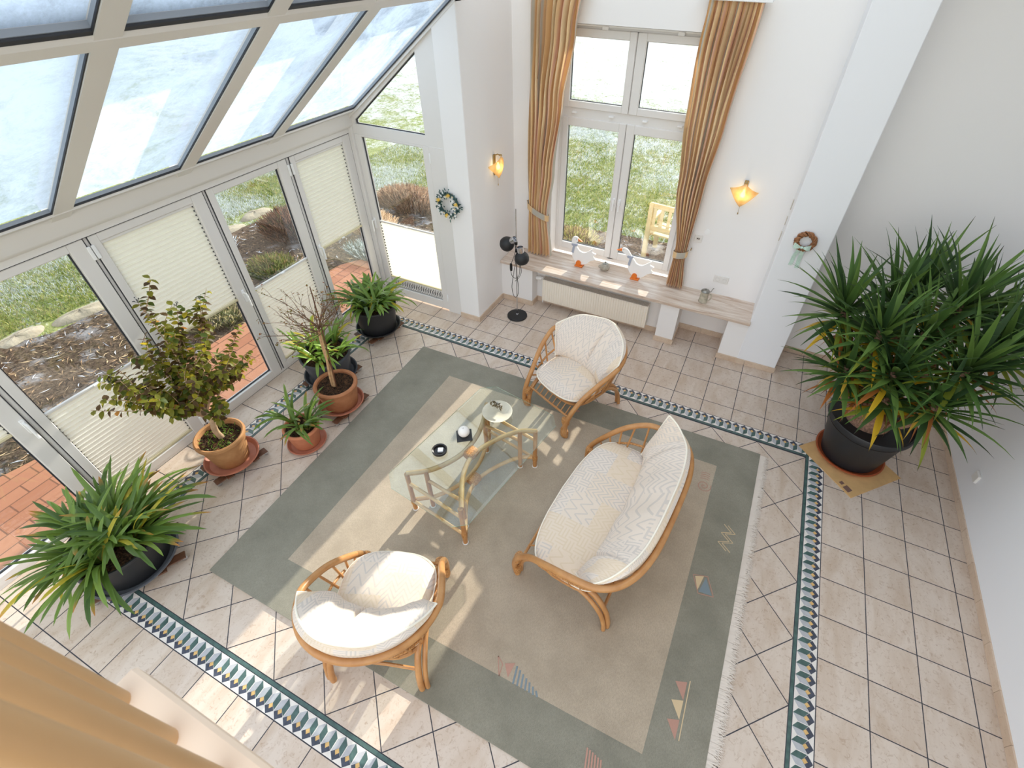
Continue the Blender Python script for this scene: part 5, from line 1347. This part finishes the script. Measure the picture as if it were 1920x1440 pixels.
blob_poly(bed, 'flower_bed', 'mulch', -.075, 'mulched flower bed between paving and lawn', 'flower bed')
def rock(label, x, y, sx, sy, h, rz, seed):
    r = random.Random(seed); m = MB(); n, k = 18, 6; ph = [r.uniform(0, 6) for _ in range(4)]
    for i in range(k+1):
        f = i/k; rad = math.cos(f*PI/2)**.4
        for j in range(n):
            a = 2*PI*j/n; w = 1+.10*math.sin(2*a+ph[0])+.07*math.sin(3*a+ph[1])+.04*math.sin(5*a+ph[2]); m.v.append((sx*rad*w*math.cos(a), sy*rad*w*math.sin(a), -.06+h*f+.01*math.sin(4*a+ph[3])*f))
    for i in range(k):
        for j in range(n): m.face([i*n+j, i*n+(j+1) % n, (i+1)*n+(j+1) % n, (i+1)*n+j])
    m.face([k*n+j for j in range(n)])
    o = m.build('edging_stone', 'stone', None, angle=60); o.location = (x, y, -.07); o.rotation_euler = (0, 0, rz); return tag(o, label, 'stone', 'flat stones edging the flower bed')
stones = [(-6.02, -.95, .16, .32, 'flat edging stone left of the door mullion by the lawn'), (-5.90, -.30, .16, .34, 'flat edging stone beside the lawn seen above the olive shrub'), (-5.92, .50, .17, .30, 'flat edging stone hidden behind the shrub blind'), (-6.18, 2.0, .20, .40, 'broad flat stone left of the brown heather bush'), (-6.30, 2.75, .18, .30, 'flat stone at the lawn edge behind the heather'), (-4.95, 4.32, .34, .16, 'flat stone at the lawn edge seen in the gable door, left'), (-4.15, 4.70, .36, .15, 'pale flat stone at the lawn edge seen in the gable door, right')]
for i, (x, y, sx, sy, lb) in enumerate(stones): rock(lb, x, y, sx, sy, .09, R_(random.uniform(-12, 12)), 100+i)
SHR = [(-5.15, 2.52, .46, .44), (-4.50, 1.48, .32, .26), (-5.75, 1.45, .30, .34), (-4.10, 4.18, .62, .34), (-4.15, 3.16, .44, .30), (-3.60, 2.45, .34, .16), (-4.35, .45, .40, .46), (-1.0, 4.25, .34, .25)]
OBST = [(x, y, a*1.1, b*1.1) for x, y, a, b in SHR]+[(x, y, sx*1.25, sy*1.25) for x, y, sx, sy, lb in stones]+[(.74, 4.36, .72, .40)]
def clear(xs, ys):
    k = np.ones(len(xs), bool)
    for x, y, a, b in OBST: k &= ((xs-x)/a)**2+((ys-y)/b)**2 > 1
    return k
# grass tufts, mulch chips
def inside(P, xs, ys):
    r = np.zeros(len(xs), bool); n = len(P)
    for i in range(n):
        (x0, y0), (x1, y1) = P[i], P[(i+1) % n]
        c = ((y0 > ys) != (y1 > ys)) & (xs < (x1-x0)*(ys-y0)/((y1-y0) if y1 != y0 else 1e-9)+x0); r ^= c
    return r
def scatter(name, mat, xs, ys, z0, hgt, wid, cols, label, cat, flat=False):
    n = len(xs); a = rng.uniform(0, 2*PI, n); h = rng.uniform(*hgt, n); w = rng.uniform(*wid, n)
    V = np.zeros((n, 3, 3))
    if flat:
        L = h; tl = rng.uniform(-.4, .5, n)
        V[:, 0] = np.stack([xs-np.cos(a)*L, ys-np.sin(a)*L, np.full(n, z0)], 1); V[:, 2] = np.stack([xs+np.cos(a)*L, ys+np.sin(a)*L, z0+np.abs(tl)*L], 1)
        V[:, 1] = np.stack([xs-np.sin(a)*w, ys+np.cos(a)*w, np.full(n, z0+.006)], 1)
    else:
        lx, ly = rng.normal(0, .6, n)*h, rng.normal(0, .6, n)*h
        V[:, 0] = np.stack([xs-np.cos(a)*w, ys-np.sin(a)*w, np.full(n, z0)], 1); V[:, 1] = np.stack([xs+np.cos(a)*w, ys+np.sin(a)*w, np.full(n, z0)], 1); V[:, 2] = np.stack([xs+lx, ys+ly, z0+h], 1)
    me = bpy.data.meshes.new(name); me.vertices.add(3*n); me.vertices.foreach_set('co', V.ravel()); me.loops.add(3*n); me.loops.foreach_set('vertex_index', np.arange(3*n, dtype=np.int32))
    me.polygons.add(n); me.polygons.foreach_set('loop_start', np.arange(0, 3*n, 3, dtype=np.int32)); me.update(calc_edges=True)
    ca = me.color_attributes.new('Col', 'FLOAT_COLOR', 'POINT'); ca.data.foreach_set('color', np.repeat(np.c_[cols, np.ones(n)], 3, axis=0).astype(np.float32).ravel())
    me.materials.append(M[mat]); o = bpy.data.objects.new(name, me); COL.objects.link(o); return tag(o, label, cat, None, 'stuff')
def pick(pal, n, p=None): return np.array(pal)[rng.choice(len(pal), n, p=p)]*rng.uniform(.75, 1.2, (n, 1))
def clump(xs, ys, s):   # smooth pseudo-noise 0..1
    return .5+.17*(np.sin(xs*s+1.3)+np.sin(ys*s*1.2+.4)+np.sin((xs+ys)*s*.7+2)+np.sin((xs*1.7-ys)*s*.9))
n = 190000; r_a = rng.random(n)
xs = np.where(r_a < .4, rng.uniform(-8.2, -5.4, n), rng.uniform(-6.5, 2.2, n)); ys = np.where(r_a < .4, rng.uniform(-2.5, 5, n), 4.2+8.5*rng.random(n)**1.4)
k = ~inside(bed, xs, ys) & ~inside(pave, xs, ys) & clear(xs, ys); xs, ys = xs[k], ys[k]
frost_glare = (clump(xs, ys, 2.3)+rng.normal(0, .18, len(xs))) > np.where(xs < -3, .58, .88)-np.clip((ys-6)*.09, 0, .5)  # real frost patches, plus whiter blades far off for overexposed brightness
cl_ = pick([C3(108, 128, 62), C3(142, 154, 78), C3(168, 168, 104), C3(88, 108, 56), C3(168, 158, 112)], len(xs), [.3, .25, .2, .15, .1]); cl_[frost_glare] = pick([C3(186, 192, 196), C3(202, 206, 208), C3(166, 174, 172)], frost_glare.sum())*1.0
scatter('grass', 'grass_blades', xs, ys, -.10, (.025, .06), (.003, .008), cl_, 'short frosty grass of the lawn, far brightness put into its colour', 'grass')
n = 26000; xs = rng.uniform(-6.4, 2.3, n); ys = rng.uniform(-3, 5, n); k = inside(bed, xs, ys) & ((xs < -2.4) | (ys > 3.1)) & clear(xs, ys) & ~inside(pave, xs, ys); xs, ys = xs[k], ys[k]
cl_ = pick([C3(70, 58, 50), C3(110, 90, 74), C3(160, 132, 104), C3(196, 170, 136), C3(52, 44, 40), C3(206, 206, 212)], len(xs), [.24, .24, .2, .12, .1, .1])
scatter('mulch_chips', 'chips', xs, ys, -.073, (.02, .065), (.006, .014), cl_, 'bark chips and dead stalks on the flower bed', 'mulch', flat=True)
def bush(label, x, y, rx, ry, h, n, pal, p, seed, group=None, stalk=(.06, .19)):
    r = random.Random(seed); Bh = thing('garden_shrub', label, 'shrub', (x, y, -.075), 0, group); m = MB(); m.c = []
    for i in range(n):
        a = r.random()*2*PI; q = math.sqrt(r.random()); bx, by = rx*q*math.cos(a), ry*q*math.sin(a); hh = h*(1-.5*q*q)*r.uniform(.5, 1)
        d = Vector((math.cos(a)*q*.7+r.uniform(-.5, .5), math.sin(a)*q*.7+r.uniform(-.5, .5), 1)).normalized(); L = r.uniform(*stalk); c = C3(*r.choices(pal, p)[0])
        p0 = Vector((bx, by, max(0, hh-L*.7))); s = d.orthogonal().normalized()*r.uniform(.003, .007); b = len(m.v)
        m.v += [tuple(p0-s), tuple(p0+s), tuple(p0+d*L+s*.6), tuple(p0+d*L-s*.6)]; m.c += [c]*4; m.face([b, b+1, b+2, b+3])
    m.build('twigs', 'leaf_shrub', Bh, angle=80, recalc=False, smooth=False); 
    m = MB()
    for i in range(9):
        a = r.random()*2*PI; m.tube([(rx*.3*math.cos(a), ry*.3*math.sin(a), 0), (rx*.6*math.cos(a), ry*.6*math.sin(a), h*.6)], [.012, .005], 5)
    m.build('stems', 'twig', Bh)
brown = [(100, 78, 60), (76, 60, 48), (126, 100, 76), (58, 48, 42), (92, 98, 62)]
bush('rusty brown heather bush outside the middle glass door', *SHR[0], .42, 2600, brown, [3, 3, 2, 2, .5], 1)
bush('low green heath plant beside the brick paving', *SHR[1], .22, 1200, [(84, 92, 56), (110, 112, 66), (74, 78, 48), (120, 100, 72)], [3, 2, 2, 1], 2)
bush('frosty dark heather left of the brown bush', *SHR[2], .22, 1200, [(150, 158, 170), (206, 212, 220), (90, 84, 80), (112, 92, 74)], [2, 2, 2, 1], 3)
bush('wide dead perennial clump outside the gable door', *SHR[3], .36, 2600, [(128, 108, 86), (150, 126, 100), (96, 78, 62), (164, 146, 120)], [3, 2, 2, 1], 4)
bush('sunlit pale dry grass clump by the corner post', *SHR[4], .32, 1800, [(178, 160, 132), (158, 138, 110), (190, 174, 142), (130, 110, 84)], [3, 2, 2, 1], 5)
bush('dark frosty ground cover at the paving corner', *SHR[5], .16, 1200, [(92, 104, 104), (132, 146, 150), (70, 78, 70), (176, 184, 190)], [3, 2, 2, 1], 6)
bush('grey-green clump behind the paving seen under the blind', *SHR[6], .2, 1500, [(120, 118, 88), (98, 92, 74), (160, 150, 116), (80, 74, 62)], [3, 2, 2, 1], 7)
bush('leafy clump in the bed left of the window mullion', *SHR[7], .2, 900, [(136, 140, 80), (110, 96, 70), (170, 156, 112)], [2, 2, 1], 8)
# bench on the lawn
Bn = thing('garden_bench', 'pale wooden garden bench on the lawn outside the window', 'garden bench', (.74, 4.36, -.09), R_(172))
for i in range(4): m = MB(); m.bbox(-.62, .62, -.22+.115*i, -.13+.115*i, .40, .425, .004); m.build('seat_slat', 'bench', Bn, smooth=False)
for z in (.50, .82): m = MB(); m.bbox(-.62, .62, .245, .275, z, z+.07, .004); m.build('back_rail', 'bench', Bn, smooth=False)
for i in range(11): x = -.54+.108*i; m = MB(); m.bbox(x-.022, x+.022, .25, .27, .56, .83, .003); m.build('back_slat', 'bench', Bn, smooth=False)
for sx in (-1, 1):
    for y, h in ((-.20, .60), (.26, .88)): m = MB(); m.bbox(sx*.60-.03, sx*.60+.03, y-.03, y+.03, 0, h, .004); m.build('leg', 'bench', Bn, smooth=False)
    m = MB(); m.bbox(sx*.60-.035, sx*.60+.035, -.25, .28, .60, .63, .004); m.build('armrest', 'bench', Bn, smooth=False)
# slate shed beyond the lawn
Sh = thing('garden_shed', 'dark slate-grey shed at the far edge of the lawn', 'shed', (-16.0, 19.6, -.10))
m = MB(); m.box(-3.6, 3.6, -1.6, 1.6, 0, 1.9); m.build('wall', 'shed', Sh, smooth=False)
m = MB(); m.prism([(-2.0, 1.82), (2.0, 1.82), (0, 3.0)], lambda a, b, t: (t, a, b), -3.9, 3.9); m.build('roof', 'shed', Sh, smooth=False)
m = MB(); m.bbox(-.5, .5, -1.64, -1.6, .05, 1.75, .01); m.build('door', 'tray_grey', Sh, smooth=False)

# ================================================================== light, sky, camera
wd = bpy.data.worlds.new('World'); scene.world = wd; wd.use_nodes = True; nt = wd.node_tree; nt.nodes.clear()
o = nt.nodes.new('ShaderNodeOutputWorld'); bg = nt.nodes.new('ShaderNodeBackground'); nt.links.new(bg.outputs[0], o.inputs[0])
tc = nt.nodes.new('ShaderNodeTexCoord'); sx = nt.nodes.new('ShaderNodeSeparateXYZ'); nt.links.new(tc.outputs['Generated'], sx.inputs[0])
cr = nt.nodes.new('ShaderNodeValToRGB'); nt.links.new(sx.outputs[2], cr.inputs[0])
cr.color_ramp.elements[0].position = 0; cr.color_ramp.elements[0].color = (1.0, .96, .90, 1)
cr.color_ramp.elements[1].position = .6; cr.color_ramp.elements[1].color = (.84, .92, 1.0, 1)
nt.links.new(cr.outputs[0], bg.inputs[0]); bg.inputs[1].default_value = SKY
sl = bpy.data.lights.new('sun', 'SUN'); sl.energy = SUN; sl.angle = R_(.53); sl.color = (1.0, .92, .80)
so = bpy.data.objects.new('sun', sl); COL.objects.link(so)
so.rotation_euler = Vector((-.05, -1, -.352)).to_track_quat('-Z', 'Y').to_euler(); so.location = (0, 20, 8)

cd = bpy.data.cameras.new('camera'); cam = bpy.data.objects.new('camera', cd); COL.objects.link(cam)
cd.sensor_width = 36; cd.sensor_fit = 'HORIZONTAL'; cd.lens = 910.715/1920*36
cd.shift_x = -.02107; cd.shift_y = -.01575; cd.clip_start = .02; cd.clip_end = 200
r_ = (0.9032652, 0.4289554, 0.0104495); d_ = (0.2929064, -0.5986203, -0.7455599); f_ = (-0.3135566, 0.6764991, -0.6663566)   # camera right, down, forward
cam.matrix_world = Matrix(((r_[0], -d_[0], -f_[0], 1.3955), (r_[1], -d_[1], -f_[1], -2.4256), (r_[2], -d_[2], -f_[2], 3.5479), (0, 0, 0, 1)))
cd.dof.use_dof = True; cd.dof.focus_distance = 4.6; cd.dof.aperture_fstop = 7
scene.camera = cam
scene.cycles.use_denoising = True
scene.cycles.max_bounces = 10; scene.cycles.diffuse_bounces = 6; scene.cycles.glossy_bounces = 3; scene.cycles.transmission_bounces = 6; scene.cycles.transparent_max_bounces = 24
scene.cycles.caustics_reflective = False; scene.cycles.caustics_refractive = False; scene.cycles.sample_clamp_indirect = 6
scene.view_settings.view_transform = 'Standard'; scene.view_settings.look = 'None'; scene.view_settings.gamma = 1; scene.view_settings.use_curve_mapping = False
scene.view_settings.exposure = EXPO
